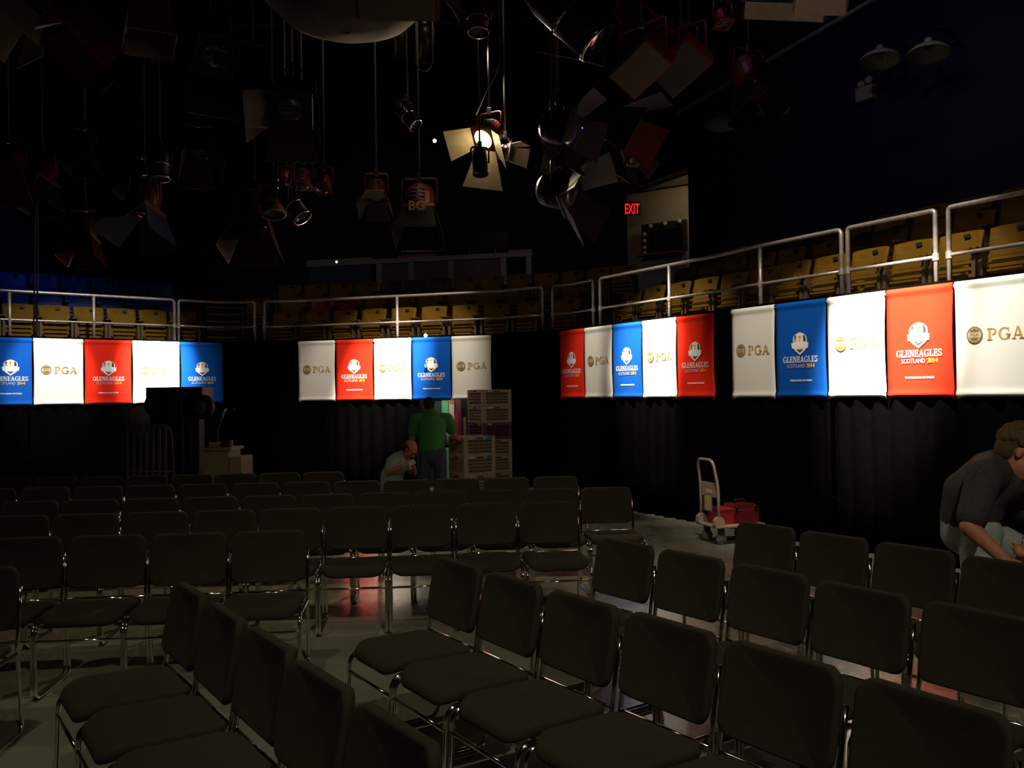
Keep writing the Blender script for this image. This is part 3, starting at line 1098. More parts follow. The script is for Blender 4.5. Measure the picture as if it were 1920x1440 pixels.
bm = nb(); box(bm, ((a + b) / 2, 16.49, 1.62), ((b - a) * .8, .006, .2)); obj('orange_print', bm, M_ORANGE, o)
bm = nb(); box(bm, ((a + b) / 2, 16.49, 1.2), ((b - a) * .6, .006, .12)); obj('orange_print', bm, M_ORANGE, o)
o = flatbox('partition', 854, 865, .2, 1.72, 16.4, .04, mat('dark_red_panel_paint', (.10, .006, .01), .5)); tag(o, 'dark red upright panel behind the person in the green shirt', 'panel')
o = flatbox('red_post', 853.5, 858.5, .2, 1.35, 16.1, .05, M_CRIMSON); tag(o, 'bright crimson post next to the tall crate stack', 'post')
o = flatbox('wooden_board', 869, 874, .2, 1.28, 16.0, .03, M_WOOD); tag(o, 'narrow wooden board leaning upright left of the tall crates', 'board')
arealight('passage_light', (-1.3, 15.75, 1.98), (-1.25, 16.9, 1.2), 7, (1, .95, .85), .5, .3)

# teal spray bottle and table by the opening
t = thing('work_table', 'black cloth covered work table behind the short crate stack', 'table', (at(828, 850, 13.35).x, 13.35, 0))
bm = nb(); box(bm, (0, 0, .93), (.55, .5, .03), None, .006); obj('tabletop', bm, M_DARK, t)
for sx in (-.24, .24):
    for sy in (-.2, .2):
        bm = nb(); cyl(bm, (sx, sy, 0), (sx, sy, .915), .016, seg=8); obj('leg', bm, M_DARK, t)
sb = thing('spray_bottle', 'small white and teal bottle on the work table by the green shirt', 'bottle', (at(837, 850, 13.2).x, 13.2, .946))
bm = nb(); lathe(bm, [(0, 0), (.04, 0), (.042, .01), (.042, .10), (.03, .14), (.014, .17), (.014, .19), (0, .19)], 16); obj('body', bm, mat('pale_bottle_plastic', (.55, .6, .6), .3), sb, True)
bm = nb(); lathe(bm, [(0, .19), (.02, .19), (.02, .225), (0, .235)], 12); obj('cap', bm, M_TEAL, sb, True)

# ================================================================== PLATFORM TRUCK
M_TRUCK = mat('beige_truck_paint', (.36, .27, .20), .5, .1, .4, .1)
M_WHEELGREY = mat('grey_rubber_wheel', (.14, .13, .11), .7)
Pn = atz(1343, 987, .215); Pf = atz(1305, 977, .215)
wv = (Pn - Pf); wl_ = wv.length
wd = wv.normalized(); ld = Vector((-wd.y, wd.x, 0))
ctr = (Pn + Pf) / 2
ang = math.atan2(ld.y, ld.x)
TW = wl_; TL = .62
tr = thing('platform_truck', 'beige folding platform truck with upright loop handle by the right curtain', 'cart', (ctr.x, ctr.y, 0), ang)
bm = nb(); box(bm, (TL / 2, 0, .2), (TL, TW, .03), None, .01); obj('deck', bm, M_TRUCK, tr)
bm = nb()
path = fillet([(.05, -TW / 2 + .03, .22), (.05, -TW / 2 + .03, .62), (.0, -TW / 2 + .055, .93), (.0, TW / 2 - .055, .93), (.05, TW / 2 - .03, .62), (.05, TW / 2 - .03, .22)], .09, 6)
tube(bm, path, .0165, 10); obj('handle', bm, M_TRUCK, tr, True)
bm = nb(); box(bm, (.048, 0, .595), (.012, TW - .06, .16), None, .003); pl = obj('handle_plate', bm, M_TRUCK, tr)
bm = nb(); box(bm, (.040, .0, .575), (.004, .13, .04)); obj('sticker', bm, mat('pale_sticker', (.55, .45, .36), .6), pl)
for s in (-1, 1):
    bm = nb(); prism(bm, [(-.055, .0), (.07, .0), (.065, .06), (.03, .095), (-.01, .095), (-.05, .06)], -.03, .03, Matrix.Translation((.045, s * (TW / 2 - .035), .2155))); obj('hinge_bracket', bm, M_TRUCK, tr)
for xx in (.10, TL - .1):
    for s in (-1, 1):
        bm = nb(); cyl(bm, (xx, s * (TW / 2 - .07) - .018, .062), (xx, s * (TW / 2 - .07) + .018, .062), .061, seg=20); cs = obj('caster_wheel', bm, M_WHEELGREY, tr, True)
        bm = nb(); box(bm, (xx, s * (TW / 2 - .07), .145), (.06, .05, .078)); obj('caster_fork', bm, M_DARK, cs)
def onT(x, y, z): return tr.location + Vector((math.cos(ang) * x - math.sin(ang) * y, math.sin(ang) * x + math.cos(ang) * y, z))
# things on and at the truck
bagp = onT(.028, 0, .40)
nt_ = thing('hanging_folder', 'yellow and blue paper folder hanging from the truck handle plate', 'folder', bagp, ang)
bm = nb(); box(bm, (0, 0.0, .04), (.006, .19, .17)); obj('blue_sheet', bm, mat('blue_paper', (.04, .10, .32), .7), nt_)
bm = nb(); box(bm, (-.006, -.012, .045), (.004, .13, .16)); obj('yellow_sheet', bm, mat('yellow_paper', (.55, .38, .07), .7), nt_)
M_REDBIN = mat('bright_red_plastic', (.30, .008, .012), .45)
M_REDBOX = mat('dark_red_plastic', (.09, .006, .008), .4)
bpz = onT(.17, -.03, .2155)
bn = thing('red_bin', 'small bright red open bin just behind the truck handle', 'bin', bpz, ang)
bm = nb(); prism(bm, [(-.11, 0), (.11, 0), (.135, .16), (-.135, .16)], -.09, .09, Matrix.Rotation(PI / 2, 4, 'Z')); obj('tub', bm, M_REDBIN, bn)
bm = nb(); box(bm, (0, 0, .165), (.20, .29, .012), None, .003); obj('rim', bm, M_REDBIN, bn)
tb = thing('toolbox', 'dark red long toolbox lying on the platform truck deck', 'toolbox', onT(.425, -.02, .2155), ang)
bm = nb(); box(bm, (0, 0, .08), (.34, .24, .158), None, .012); obj('body', bm, M_REDBOX, tb)
bm = nb(); prism(bm, [(-.165, .16), (.165, .16), (.13, .21), (-.13, .21)], -.11, .11); obj('lid', bm, M_REDBOX, tb)
bm = nb(); tube(bm, fillet([(-.07, 0, .212), (-.07, 0, .25), (.07, 0, .25), (.07, 0, .212)], .02), .009, 8); obj('carry_handle', bm, M_DARK, tb, True)
for xx in (-.12, .12):
    bm = nb(); box(bm, (xx, -.123, .15), (.03, .008, .05)); obj('latch', bm, M_CHROME, tb)

# ================================================================== WHEELED LIFT, RAIL CAGE, CABINET
M_LIFT = mat('black_blue_lift_paint', (.018, .019, .026), .6, .2, .5, .3, 6)
M_LIFTB = mat('dark_blue_mast_paint', (.03, .05, .16), .4, .2, .5, .2, 6)
M_CAGE = mat('dim_grey_cage_steel', (.16, .155, .19), .5, .2)
DL = 12.2
def px_x(px, d=DL): return at(px, 800, d).x
def py_z(py, px=330, d=DL): return at(px, py, d).z
lx = px_x(335)
lf = thing('wheeled_lift', 'tall black personnel lift with rubber wheels on its top box, against the left banners', 'lift', (lx, DL, 0))
def lb(name, x0, x1, y0, y1, dy, th, m, bev=.01, parent=lf):
    bm = nb(); a = px_x(x0) - lx; b = px_x(x1) - lx; z0 = max(0.0, py_z(y1)); z1 = py_z(y0)
    box(bm, ((a + b) / 2, dy + th / 2, (z0 + z1) / 2), (b - a, th, z1 - z0), None, bev); return obj(name, bm, m, parent)
tbx = lb('top_box', 286, 390, 726, 748, -.22, .46, M_LIFT)
lb('body', 290, 366, 748, 1000, -.16, .40, M_LIFT)
for (x0, x1) in ((331, 335), (340, 345), (350, 355)):
    lb('mast_rail', x0, x1, 728, 990, -.26, .07, M_LIFTB, .004)
lb('side_column', 366, 378, 770, 1000, -.1, .22, M_RUBBER)
bm = nb(); box(bm, (px_x(361) - lx, -.225, py_z(740)), (.07, .006, .05)); obj('data_plate', bm, mat('grey_plate', (.2, .19, .19), .5), tbx)
bm = nb(); polys_ = [[(math.cos(math.radians(a)) * .07 * k, math.sin(math.radians(a)) * .05 * k) for a, k in [(80, 1), (40, 1), (0, 1), (-40, 1), (-80, 1), (-40, .8), (0, .8), (40, .8)]]]
for p in polys_: prism(bm, p, -.004, 0, Matrix.Translation((px_x(378) - lx, -.221, py_z(732))))
obj('swoosh_mark', bm, mat('white_swoosh_print', (.3, .3, .3), .6), tbx)
def wheel(px, py, r, dy):
    c = Vector((px_x(px) - lx, dy, py_z(py)))
    bm = nb(); lathe(bm, [(r * .55, -.05), (r * .9, -.055), (r, -.035), (r, .035), (r * .9, .055), (r * .55, .05)], 32, Matrix.Translation(c) @ Matrix.Rotation(PI / 2, 4, 'X'))
    wh = obj('wheel', bm, M_RUBBER, lf, True)
    bm = nb(); lathe(bm, [(0, -.02), (r * .2, -.045), (r * .24, -.02), (r * .5, -.01), (r * .56, -.045), (r * .6, -.045), (r * .6, .045), (0, .045)], 32, Matrix.Translation(c) @ Matrix.Rotation(-PI / 2, 4, 'X') @ Matrix.Scale(-1, 4, (0, 0, 1)))
    obj('hub', bm, M_CAGE, wh, True)
wheel(388, 763, .165, -.20)
wheel(296, 759, .165, -.02)
bm = nb(); cyl(bm, (px_x(300) - lx, -.02, py_z(759)), (px_x(388) - lx, .02, py_z(757)), .02, seg=10); obj('axle', bm, M_LIFT, lf)
for (a, b) in ((-.32, .40),):
    for sy in (-.3, .3):
        bm = nb(); box(bm, (0, sy, .05), (.75, .06, .08), None, .01); obj('outrigger', bm, M_LIFT, lf)

# rail cage leaning in front of the lift
DC = 11.45
cg = thing('rail_cage', 'dim grey tubular rail cage with upright bars left of the lift', 'cage', (px_x(282, DC), DC, 0))
bx = px_x(282, DC)
zt, zb = at(280, 798, DC).z, at(280, 884, DC).z
xa, xb = px_x(239, DC) - bx, px_x(322, DC) - bx
bm = nb(); tube(bm, fillet([(xa, 0, 0.0), (xa, 0, zt), (xb - .06, 0, zt), (xb, 0, zt - .09), (xb + .05, 0, 0.0)], .06), .014, 8); obj('outer_frame', bm, M_CAGE, cg, True)
for z in (zb, .12):
    bm = nb(); cyl(bm, (xa, 0, z), (xb + .03, 0, z), .012, seg=8); obj('cross_bar', bm, M_CAGE, cg, True)
for k in range(1, 7):
    x = xa + (xb - xa) * k / 7
    bm = nb(); box(bm, (x, 0, (zt + .12) / 2), (.035, .012, zt - .12)); obj('upright_bar', bm, M_CAGE, cg)
for x in (xa, xb + .04):
    bm = nb(); box(bm, (x, 0, .02), (.05, .5, .035), None, .008); obj('foot', bm, M_CAGE, cg)

# beige stepped cabinet
DCB = 11.35
cbx = px_x(410, DCB)
M_CABINET = mat('beige_cabinet_laminate', (.30, .25, .16), .6, 0, .3, .06)
kb = thing('stepped_cabinet', 'beige laminate cabinet with a lower step on its right side', 'cabinet', (cbx, DCB, 0))
def kbx(name, x0, x1, y0, z0, m, dy=0, th=.5, bev=.006):
    a = px_x(x0, DCB) - cbx; b = px_x(x1, DCB) - cbx; z1 = at(410, y0, DCB).z
    bm = nb(); box(bm, ((a + b) / 2, dy + th / 2, (z0 + z1) / 2), (b - a, th, z1 - z0), None, bev); return obj(name, bm, m, kb)
kbx('upper_body', 383, 428, 846, 0, M_CABINET)
kbx('lower_body', 429, 452, 858, 0, M_CABINET)
a = px_x(381.5, DCB) - cbx; b = px_x(434, DCB) - cbx
z1 = at(410, 846, DCB).z
bm = nb(); box(bm, ((a + b) / 2, .25, z1 + .022), (b - a, .53, .04), None, .006); obj('top_board', bm, M_CABINET, kb)
ztop_cab = z1 + .0425
bm = nb(); box(bm, (px_x(428.5, DCB) - cbx, -.001, .35), (.006, .004, .7)); obj('panel_seam', bm, M_RACKIN, kb)
# odds and ends on the cabinet
xr = px_x(388, DCB)
for i, (pxx, w_, lab) in enumerate(((385, .10, 'left'), (392, .09, 'middle'), (399, .10, 'right'))):
    q = thing('glass_dish', 'small shiny glass dish on the beige cabinet, %s of three' % lab, 'dish', (px_x(pxx, DCB), DCB + .2, ztop_cab), 0, 'glass dishes on the beige cabinet')
    bm = nb(); lathe(bm, [(0, 0), (.018, 0), (.02, .006), (.026, .04), (.030, .062), (.026, .062), (.022, .04), (.015, .012), (0, .010)], 18); obj('bowl', bm, mat('clear_grey_glass', (.5, .5, .48), .08, 0, .8), q, True)
q = thing('red_cable_reel', 'dark red cable coil on the right of the beige cabinet top', 'cable', (px_x(415, DCB), DCB + .2, ztop_cab))
bm = nb()
for k in range(4):
    tube(bm, [(.07 * math.cos(a_ * PI / 8), .07 * math.sin(a_ * PI / 8), .012 + .02 * k) for a_ in range(16)], .011, 6, closed=True)
obj('coil', bm, M_REDBOX, q, True)
# microphone arm beside the cabinet
D3 = 11.9
mx_ = thing('microphone_stand', 'thin chrome gooseneck microphone stand between lift and beige cabinet', 'stand', (px_x(408, D3), D3, 0))
def mp(px, py): v = at(px, py, D3); return Vector((v.x - mx_.location.x, v.y - D3, v.z))
bm = nb(); tube(bm, [(0, 0, .02), (0, 0, at(408, 830, D3).z), mp(408, 806), mp(412, 796), mp(417, 783)], .010, 8); obj('pole', bm, M_CAGE, mx_, True)
bm = nb(); tube(bm, fillet([mp(417, 783), mp(419, 776), mp(424, 768), mp(431, 765)], .04), .013, 8); obj('gooseneck', bm, M_CHROME, mx_, True)
bm = nb(); lathe(bm, [(0, 0), (.14, 0), (.15, .012), (.03, .03), (.018, .05), (0, .05)], 20); obj('base', bm, M_DARK, mx_, True)
bm = nb(); lathe(bm, [(0, -.03), (.03, -.02), (.035, .03), (.02, .06), (0, .065)], 14, Matrix.Translation(mp(431, 766)) @ Matrix.Rotation(1.9, 4, 'Y')); obj('microphone_head', bm, M_DARK, mx_, True)

# ================================================================== UPPER LEVEL: COUNTER, EXIT, MIRROR
bm = nb(); ring_slab(bm, .05, arc_of(1291, 500, 0), 3.72, 6.1, 3.2, 3.55); f2 = obj('floor', bm, M_TIER); f2['kind'] = 'structure'
OC = 4.6
M_COUNTER = mat('pale_lavender_counter', (.30, .28, .36), .5, 0, .4, .06)
M_CPANEL = mat('mauve_counter_panel', (.14, .10, .12), .7, 0, .3, .12, 4)
qa, t_, n_, _u = ringhit(575, 497, OC); qb, t2_, n2_, _u = ringhit(998, 476, OC)
zc = (qa.z + qb.z) / 2
sa, sb2 = arc_of(575, 497, OC), arc_of(998, 476, OC)
# straight counter between the two end points
A2 = Vector((qa.x, qa.y)); B2 = Vector((qb.x, qb.y)); L2 = (B2 - A2).length; an2 = math.atan2((B2 - A2).y, (B2 - A2).x)
ct = thing('long_counter', 'long pale counter with mauve panels and posts above the middle seats', 'counter', (A2.x, A2.y, 3.552), an2)
hz = zc - 3.552
slope = (qb.z - qa.z)
bm = nb(); box(bm, (L2 / 2, .25, hz), (L2, .55, .11), None, .01); obj('countertop', bm, M_COUNTER, ct)
bm = nb(); box(bm, (L2 * .15, .24, hz + .08), (L2 * .30, .5, .05), None, .01); obj('raised_ledge', bm, M_COUNTER, ct)
bm = nb(); box(bm, (L2 * .95, .24, hz + .08), (L2 * .10, .5, .05), None, .01); obj('raised_ledge', bm, M_COUNTER, ct)
for k, (u0, u1) in enumerate(((.01, .30), (.345, .47), (.49, .645), (.665, .87))):
    bm = nb(); box(bm, (L2 * (u0 + u1) / 2, .06 if k else .02, (hz - .06) / 2), (L2 * (u1 - u0), .05, hz - .065)); obj('front_panel', bm, M_CPANEL if k else mat('blue_counter_panel', (.04, .06, .16), .6), ct)
for u in (.335, .48, .655, .88, .985):
    bm = nb(); box(bm, (L2 * u, .02, (hz - .06) / 2), (.13, .12, hz - .062), None, .01); obj('post', bm, M_COUNTER, ct)
M_SCREEN = mat('black_monitor_shell', (.008, .008, .010), .35)
ml = ['leftmost', 'second', 'third', 'rightmost']
for k, u in enumerate((.40, .55, .72, .83)):
    pz = Vector((A2.x, A2.y, 3.552 + hz + .056)) + Vector((math.cos(an2) * L2 * u - math.sin(an2) * .3, math.sin(an2) * L2 * u + math.cos(an2) * .3, 0))
    mo = thing('monitor', 'dark monitor on the long counter, %s of four from the left' % ml[k], 'monitor', pz, an2, 'monitors on the long counter')
    bm = nb(); box(bm, (0, 0, .34), (.62, .05, .38), None, .01); obj('screen_shell', bm, M_SCREEN, mo)
    bm = nb(); cyl(bm, (0, .02, .01), (0, .02, .17), .03, seg=10); obj('neck', bm, M_SCREEN, mo)
    bm = nb(); box(bm, (0, .02, .008), (.28, .2, .014), None, .003); obj('stand_base', bm, M_SCREEN, mo)
pz = Vector((A2.x, A2.y, 3.552 + hz + .056)) + Vector((math.cos(an2) * L2 * .50 - math.sin(an2) * .12, math.sin(an2) * L2 * .50 + math.cos(an2) * .12, 0))
o = boxo('orange_binder', (pz.x, pz.y, pz.z + .035), (.9, .12, .06), mat('orange_binder_cover', (.35, .07, .02), .6), None, .01, an2)
tag(o, 'long orange-brown box lying on the long counter', 'box')

# exit sign, on a bracket off the passage wall
M_EXIT = mat('red_exit_glow', (.8, .01, .01), .5, 0, .3, .0, 1, 0, (1, .01, .005), 1.6)
pe_, te_, ne_, _u = ringhit(1185, 391, 5.6)
xs = thing('exit_sign', 'glowing red EXIT sign on the passage wall at upper right centre', 'sign', pe_, 0)
sc_ = (pe_.y) / F
bm = nb(); box(bm, (0, .03, 0), (32 * sc_, .05, 25 * sc_), None, .006); hs = obj('housing', bm, M_DARK, xs)
text_obj('lettering', 'EXIT', 27 * sc_, (0, -.001, -9.5 * sc_), M_EXIT, xs, .004, width=27 * sc_)
bm = nb(); box(bm, (0, .18, 14 * sc_ + .02), (.04, .3, .03)); obj('bracket', bm, M_DARK, xs)

# soffit over the passage, catches the red of the sign
a = ringhit(1165, 362, 5.2)[0]; b = ringhit(1291, 329, 3.9)[0]
PM = at(1172, 373, 19.8)
bm = nb()
q1 = at(1172, 374, 19.9); q2 = at(1291, 362, 18.6)
vv = [at(1165, 374, 19.9), at(1292, 330, 17.2), at(1292, 330, 17.2) + Vector((0, 4, .2)), at(1165, 374, 19.9) + Vector((0, 3, .2))]

# makeup mirror with globe bulbs
pm0 = ringhit(1203, 470, 5.9)[0]; pm1 = ringhit(1288, 470, 5.9)[0]
AA = Vector((pm0.x, pm0.y)); BB = Vector((pm1.x, pm1.y)); LW = (BB - AA).length; am = math.atan2((BB - AA).y, (BB - AA).x)
zm1 = ringhit(1245, 416, 5.9)[0].z; zm0 = ringhit(1245, 474, 5.9)[0].z
mr_ = thing('makeup_mirror', 'dark dressing mirror framed with unlit globe bulbs under the EXIT sign', 'mirror', (AA.x, AA.y, zm0), am)
H_ = zm1 - zm0
bm = nb(); box(bm, (LW / 2, .03, H_ / 2), (LW, .05, H_), None, .006); obj('frame', bm, mat('dark_brown_frame', (.02, .012, .008), .5), mr_)
bm = nb(); box(bm, (LW * .55, -.002, H_ * .42), (LW * .72, .012, H_ * .70)); obj('glass', bm, mat('dark_mirror_glass', (.006, .006, .007), .12), mr_)
M_BULB = mat('frosted_globe_bulb', (.55, .48, .42), .3)
for (u, v) in ((.23, .9), (.55, .92), (.87, .94), (.09, .66), (.09, .44), (.09, .22), (.09, .04)):
    bm = nb(); bmesh.ops.create_uvsphere(bm, u_segments=14, v_segments=10, radius=.05, matrix=Matrix.Translation((LW * u, -.05, H_ * v))); obj('bulb', bm, M_BULB, mr_, True)
sh = thing('dressing_shelf', 'narrow wooden shelf with clutter below the globe bulb mirror', 'shelf', (AA.x, AA.y, zm0 - .07), am)
bm = nb(); box(bm, (LW / 2, -.16, .02), (LW * .95, .34, .04), None, .005); obj('board', bm, M_WOOD, sh)
bm = nb(); box(bm, (LW / 2, -.04, -.5), (LW * .95, .05, .95)); obj('front_panel', bm, M_COUNTER, sh)
spot('passage_lamp', (3.75, 18.2, 5.9), (4.3, 21.3, 5.2), 16, (1, .82, .55), 100, .9, .3)

# ================================================================== RIGHT WALL LAMPS
M_DISH = mat('dull_white_enamel', (.40, .40, .34), .5)
dl = [(1650, 112, 'third of four from the left, above the emergency light'), (1741, 100, 'rightmost of four'), (1351, 234, 'lowest and leftmost of four'), (1448, 204, 'second of four from the left')]
for px, py, w_ in dl:
    q, t, n, _u = ringhit(px, py, WR - .75)
    aw = math.atan2(t.y, t.x)
    r = thing('dish_lamp', 'unlit enamel dish lamp, navy wall, ' + w_, 'lamp', q, aw, 'dish lamps on the navy wall')
    tilt = Matrix.Rotation(-.12, 4, 'X') @ Matrix.Rotation(-.08, 4, 'Y')
    bm = nb(); lathe(bm, [(.275, -.02), (.268, .01), (.20, .07), (.10, .105), (.055, .115), (.055, .1), (.10, .09), (.19, .055), (.25, .0)], 28, tilt); sh_ = obj('shade', bm, M_DISH, r, True)
    bm = nb(); lathe(bm, [(0, .11), (.05, .112), (.055, .17), (.045, .21), (0, .215)], 16, tilt); obj('socket', bm, M_DISH, r, True)
    bm = nb(); lathe(bm, [(0, -.02), (.03, -.01), (.038, .03), (.02, .07), (0, .08)], 14, tilt); obj('bulb', bm, M_DISH, sh_, True)
    bm = nb(); tube(bm, fillet([(0, .0, .20), (0, .05, .36), (0, .45, .38), (0, .745, .22)], .15), .014, 8); obj('gooseneck', bm, M_DARK, r, True)
q, t, n, _u = ringhit(1624, 172, WR - .08)
em = thing('emergency_light', 'beige wall box with two round lamp heads under a dish lamp', 'light', q, math.atan2(t.y, t.x))
bm = nb(); box(bm, (0, 0, -.03), (.30, .13, .21), None, .01); obj('box', bm, mat('beige_box_plastic', (.32, .25, .22), .5), em)
for sx in (-.08, .06):
    bm = nb(); lathe(bm, [(0, -.05), (.055, -.045), (.06, -.02), (.035, .03), (0, .04)], 16, Matrix.Translation((sx, -.03, .14 + sx * .2)) @ Matrix.Rotation(-PI / 2 + .3, 4, 'X') @ Matrix.Scale(-1, 4, (0, 0, 1)))
    obj('lamp_head', bm, M_DISH, em, True)

# ================================================================== STUDIO LIGHTING RIG
GRIDZ = 8.3
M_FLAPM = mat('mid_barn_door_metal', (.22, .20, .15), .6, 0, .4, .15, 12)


def basis(aim, roll=0):
    q = Vector(aim).normalized().to_track_quat('-Z', 'Y')
    return q.to_matrix().to_4x4() @ Matrix.Rotation(roll, 4, 'Z')


def pole_parts(r, top, base, clampm):
    """vertical pipe from fixture (local) up to the grid"""
    bm = nb(); cyl(bm, (top.x, top.y, top.z), (top.x, top.y, base), .014, seg=8); obj('drop_pipe', bm, M_POLE, r, True)
    bm = nb(); box(bm, (top.x, top.y, top.z + .02), (.06, .05, .10), None, .008); obj('clamp', bm, clampm, r)


def yoke(r, B, half, back, m):
    """U bracket around the body, its crown at the pole"""
    bm = nb()
    up = Vector((0, 0, 1))
    side = (B.to_3x3() @ Vector((1, 0, 0))); side.z = 0
    side = side.normalized() if side.length > .05 else Vector((1, 0, 0))
    h = half + .10
    c = B.to_3x3() @ Vector((0, 0, back))
    pts = [c - side * (half + .02), c - side * (half + .02) + up * h, c + side * (half + .02) + up * h, c + side * (half + .02)]
    tube(bm, fillet(pts, .05, 4), .012, 6)
    obj('yoke', bm, m, r, True)
    return c + up * h


def fresnel(px, py, d, aim, label, hm=None, fm=None, sc=1.0, flaps=(.5, .5, .5, .5), roll=0, flen=.30, lens=None, group=None, mark=None, name='fresnel_lamp', fmk={}, lens_f={}):
    hm = hm or M_RED_HOUSING; fm = fm or M_FLAPD
    p = at(px, py, d)
    r = thing(name, label, 'stage light', p, 0, group)
    B = basis(aim, roll); S = Matrix.Scale(sc, 4); T = B @ S
    bm = nb()
    box(bm, (0, 0, .035), (.34, .34, .05), None, .01)
    lathe(bm, [(.155, .05), (.165, .07), (.165, .22), (.15, .30), (.11, .34), (0, .345)], 24)
    for v in bm.verts: v.co = T @ v.co
    hs = obj('housing', bm, hm, r, False)
    bm = nb()
    for k in range(4):
        box(bm, (0, .166, .10 + .045 * k), (.16, .012, .016))
    box(bm, (0, .172, .168), (.02, .01, .16))
    for v in bm.verts: v.co = T @ v.co
    obj('vent_fins', bm, M_BLACKMETAL, hs)
    bm = nb(); lathe(bm, [(0, -.012), (.08, -.006), (.13, .008), (.13, .02), (0, .02)], 24, T); obj('lens', bm, lens or M_LENS, r, True)
    if fm:
        for k in range(4):
            al = flaps[k]
            if al is None: continue
            R4 = Matrix.Rotation(k * PI / 2, 4, 'Z')
            b_ = .155; flen_, wf = lens_f.get(k, (flen, .21))
            H = Matrix.Translation((0, .165, .012)) @ Matrix.Rotation(-al, 4, 'X') if False else None
            ca, sa_ = math.cos(al), math.sin(al)
            def pt(x, l, off=0): return T @ (R4 @ Vector((x, .168 + l * sa_ + off * ca, .008 - l * ca + off * sa_)))
            bm = nb()
            A = [pt(-b_, 0), pt(b_, 0), pt(wf, flen_), pt(-wf, flen_)]
            Bq = [pt(-b_, 0, .006), pt(b_, 0, .006), pt(wf, flen_, .006), pt(-wf, flen_, .006)]
            va = [bm.verts.new(v) for v in A]; vb = [bm.verts.new(v) for v in Bq]
            bm.faces.new(va); bm.faces.new(vb[::-1])
            for i in range(4): bm.faces.new((va[i], vb[i], vb[(i + 1) % 4], va[(i + 1) % 4]))
            obj('barn_door', bm, fmk.get(k, fm), r)
    top = yoke(r, B, .17 * sc, .17 * sc, hm)
    pole_parts(r, top, GRIDZ - p.z, M_BLACKMETAL)
    if mark:
        txt, m_ = mark
        me = text_obj('lettering', txt, .17, (0, -.245 * sc, .02), m_, r, .003)
    return r


def par(px, py, d, aim, label, hm=None, sc=1.0, L=.36, rad=.11, ring=M_CHROME, name='par_can', stripes=False):
    hm = hm or M_BLACKMETAL
    p = at(px, py, d)
    r = thing(name, label, 'stage light', p)
    B = basis(aim); T = B @ Matrix.Scale(sc, 4)
    bm = nb(); lathe(bm, [(rad * .93, 0), (rad, .0), (rad, L * .72), (rad * .8, L * .9), (rad * .35, L), (0, L)], 24, T); obj('can', bm, hm, r, True)
    bm = nb(); lathe(bm, [(rad * .95, -.012), (rad * 1.09, -.012), (rad * 1.09, .012), (rad * .95, .012), (rad * .95, -.012)], 28, T); obj('rim_ring', bm, ring, r, True)
    bm = nb(); lathe(bm, [(rad * 1.0, L * .38), (rad * 1.05, L * .38), (rad * 1.05, L * .43), (rad, L * .43)], 28, T); obj('band', bm, ring, r, True)
    bm = nb(); lathe(bm, [(0, .05), (rad * .8, .03), (rad * .92, .01), (rad * .92, .03), (0, .07)], 20, T); obj('lens', bm, M_LENS, r, True)
    if stripes:
        bm = nb()
        for k in range(4): box(bm, (rad * .2 - .03, -rad * .99, L * (.12 + .13 * k)), (.09, .02, .018))
        for v in bm.verts: v.co = T @ v.co
        obj('stripe', bm, M_BROWNBOX, r)
    top = yoke(r, B, rad * sc, L * .4 * sc, hm)
    pole_parts(r, top, GRIDZ - p.z, M_BLACKMETAL)
    return r


def softbox(px, py, d, aim, label, sx, sy, hm, fm, roll=0, name='soft_light'):
    p = at(px, py, d)
    r = thing(name, label, 'stage light', p)
    T = basis(aim, roll)
    bm = nb(); box(bm, (0, 0, .10), (sx, sy, .20), None, .02)
    for v in bm.verts: v.co = T @ v.co
    obj('housing', bm, hm, r)
    bm = nb(); box(bm, (0, 0, -.005), (sx * .9, sy * .9, .01))
    for v in bm.verts: v.co = T @ v.co
    obj('diffuser', bm, fm, r)
    top = yoke(r, T, sx / 2, .12, hm)
    pole_parts(r, top, GRIDZ - p.z, M_BLACKMETAL)
    return r


DN = (0, -.3, -1)
M_LIT = mat('glowing_lens', (.9, .8, .6), .4, 0, .3, 0, 1, 0, (1, .76, .38), 26)
# the one lamp that is on
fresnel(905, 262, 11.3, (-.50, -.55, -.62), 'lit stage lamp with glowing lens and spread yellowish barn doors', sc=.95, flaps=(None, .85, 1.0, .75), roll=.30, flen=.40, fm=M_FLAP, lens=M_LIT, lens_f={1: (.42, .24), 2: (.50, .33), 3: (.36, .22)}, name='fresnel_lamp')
spot('lit_lamp_beam', at(905, 262, 11.3) + Vector((-.50, -.55, -.62)).normalized() * .06, at(905, 262, 11.3) + Vector((-.25, -.75, -.62)), 420, (1, .80, .50), 100, .8, .06)
par(901, 326, 10.8, (.05, -.2, -1), 'small black lamp body silhouetted in front of the lit lamp', sc=.9, L=.40, rad=.10, ring=M_BLACKMETAL, name='spotlight')
# middle of the rig
par(779, 235, 10.8, (.55, -.25, -.7), 'slim black lamp on a cabled pipe left of the lit lamp', sc=.95, L=.45, rad=.09)
fresnel(705, 372, 12.2, (0, -.5, -1), 'red lamp with grey lower barn door, left of the BG lamp', fm=M_FLAPD, flaps=(.5, .4, .9, .4), sc=.8)
fresnel(786, 405, 11.8, (0, -.35, -1), 'large red lamp lettered BG hanging above the middle seats', sc=1.25, flaps=(.3, .3, .3, .3), fm=M_DARK, mark=('BG', mat('pale_gold_marking', (.7, .5, .25), .6)))
fresnel(604, 356, 11.5, (-.2, -.6, -1), 'small red and white lamp with pale band above centre left', hm=M_RED_HOUSING, sc=.62, flaps=(None,) * 4)
fresnel(960, 288, 11.6, (.9, -.5, -.25), 'pale round lamp with white bowl right of the lit lamp', hm=M_BROWNBOX, sc=.62, fm=M_FLAP, flaps=(.2, .9, .2, .9))
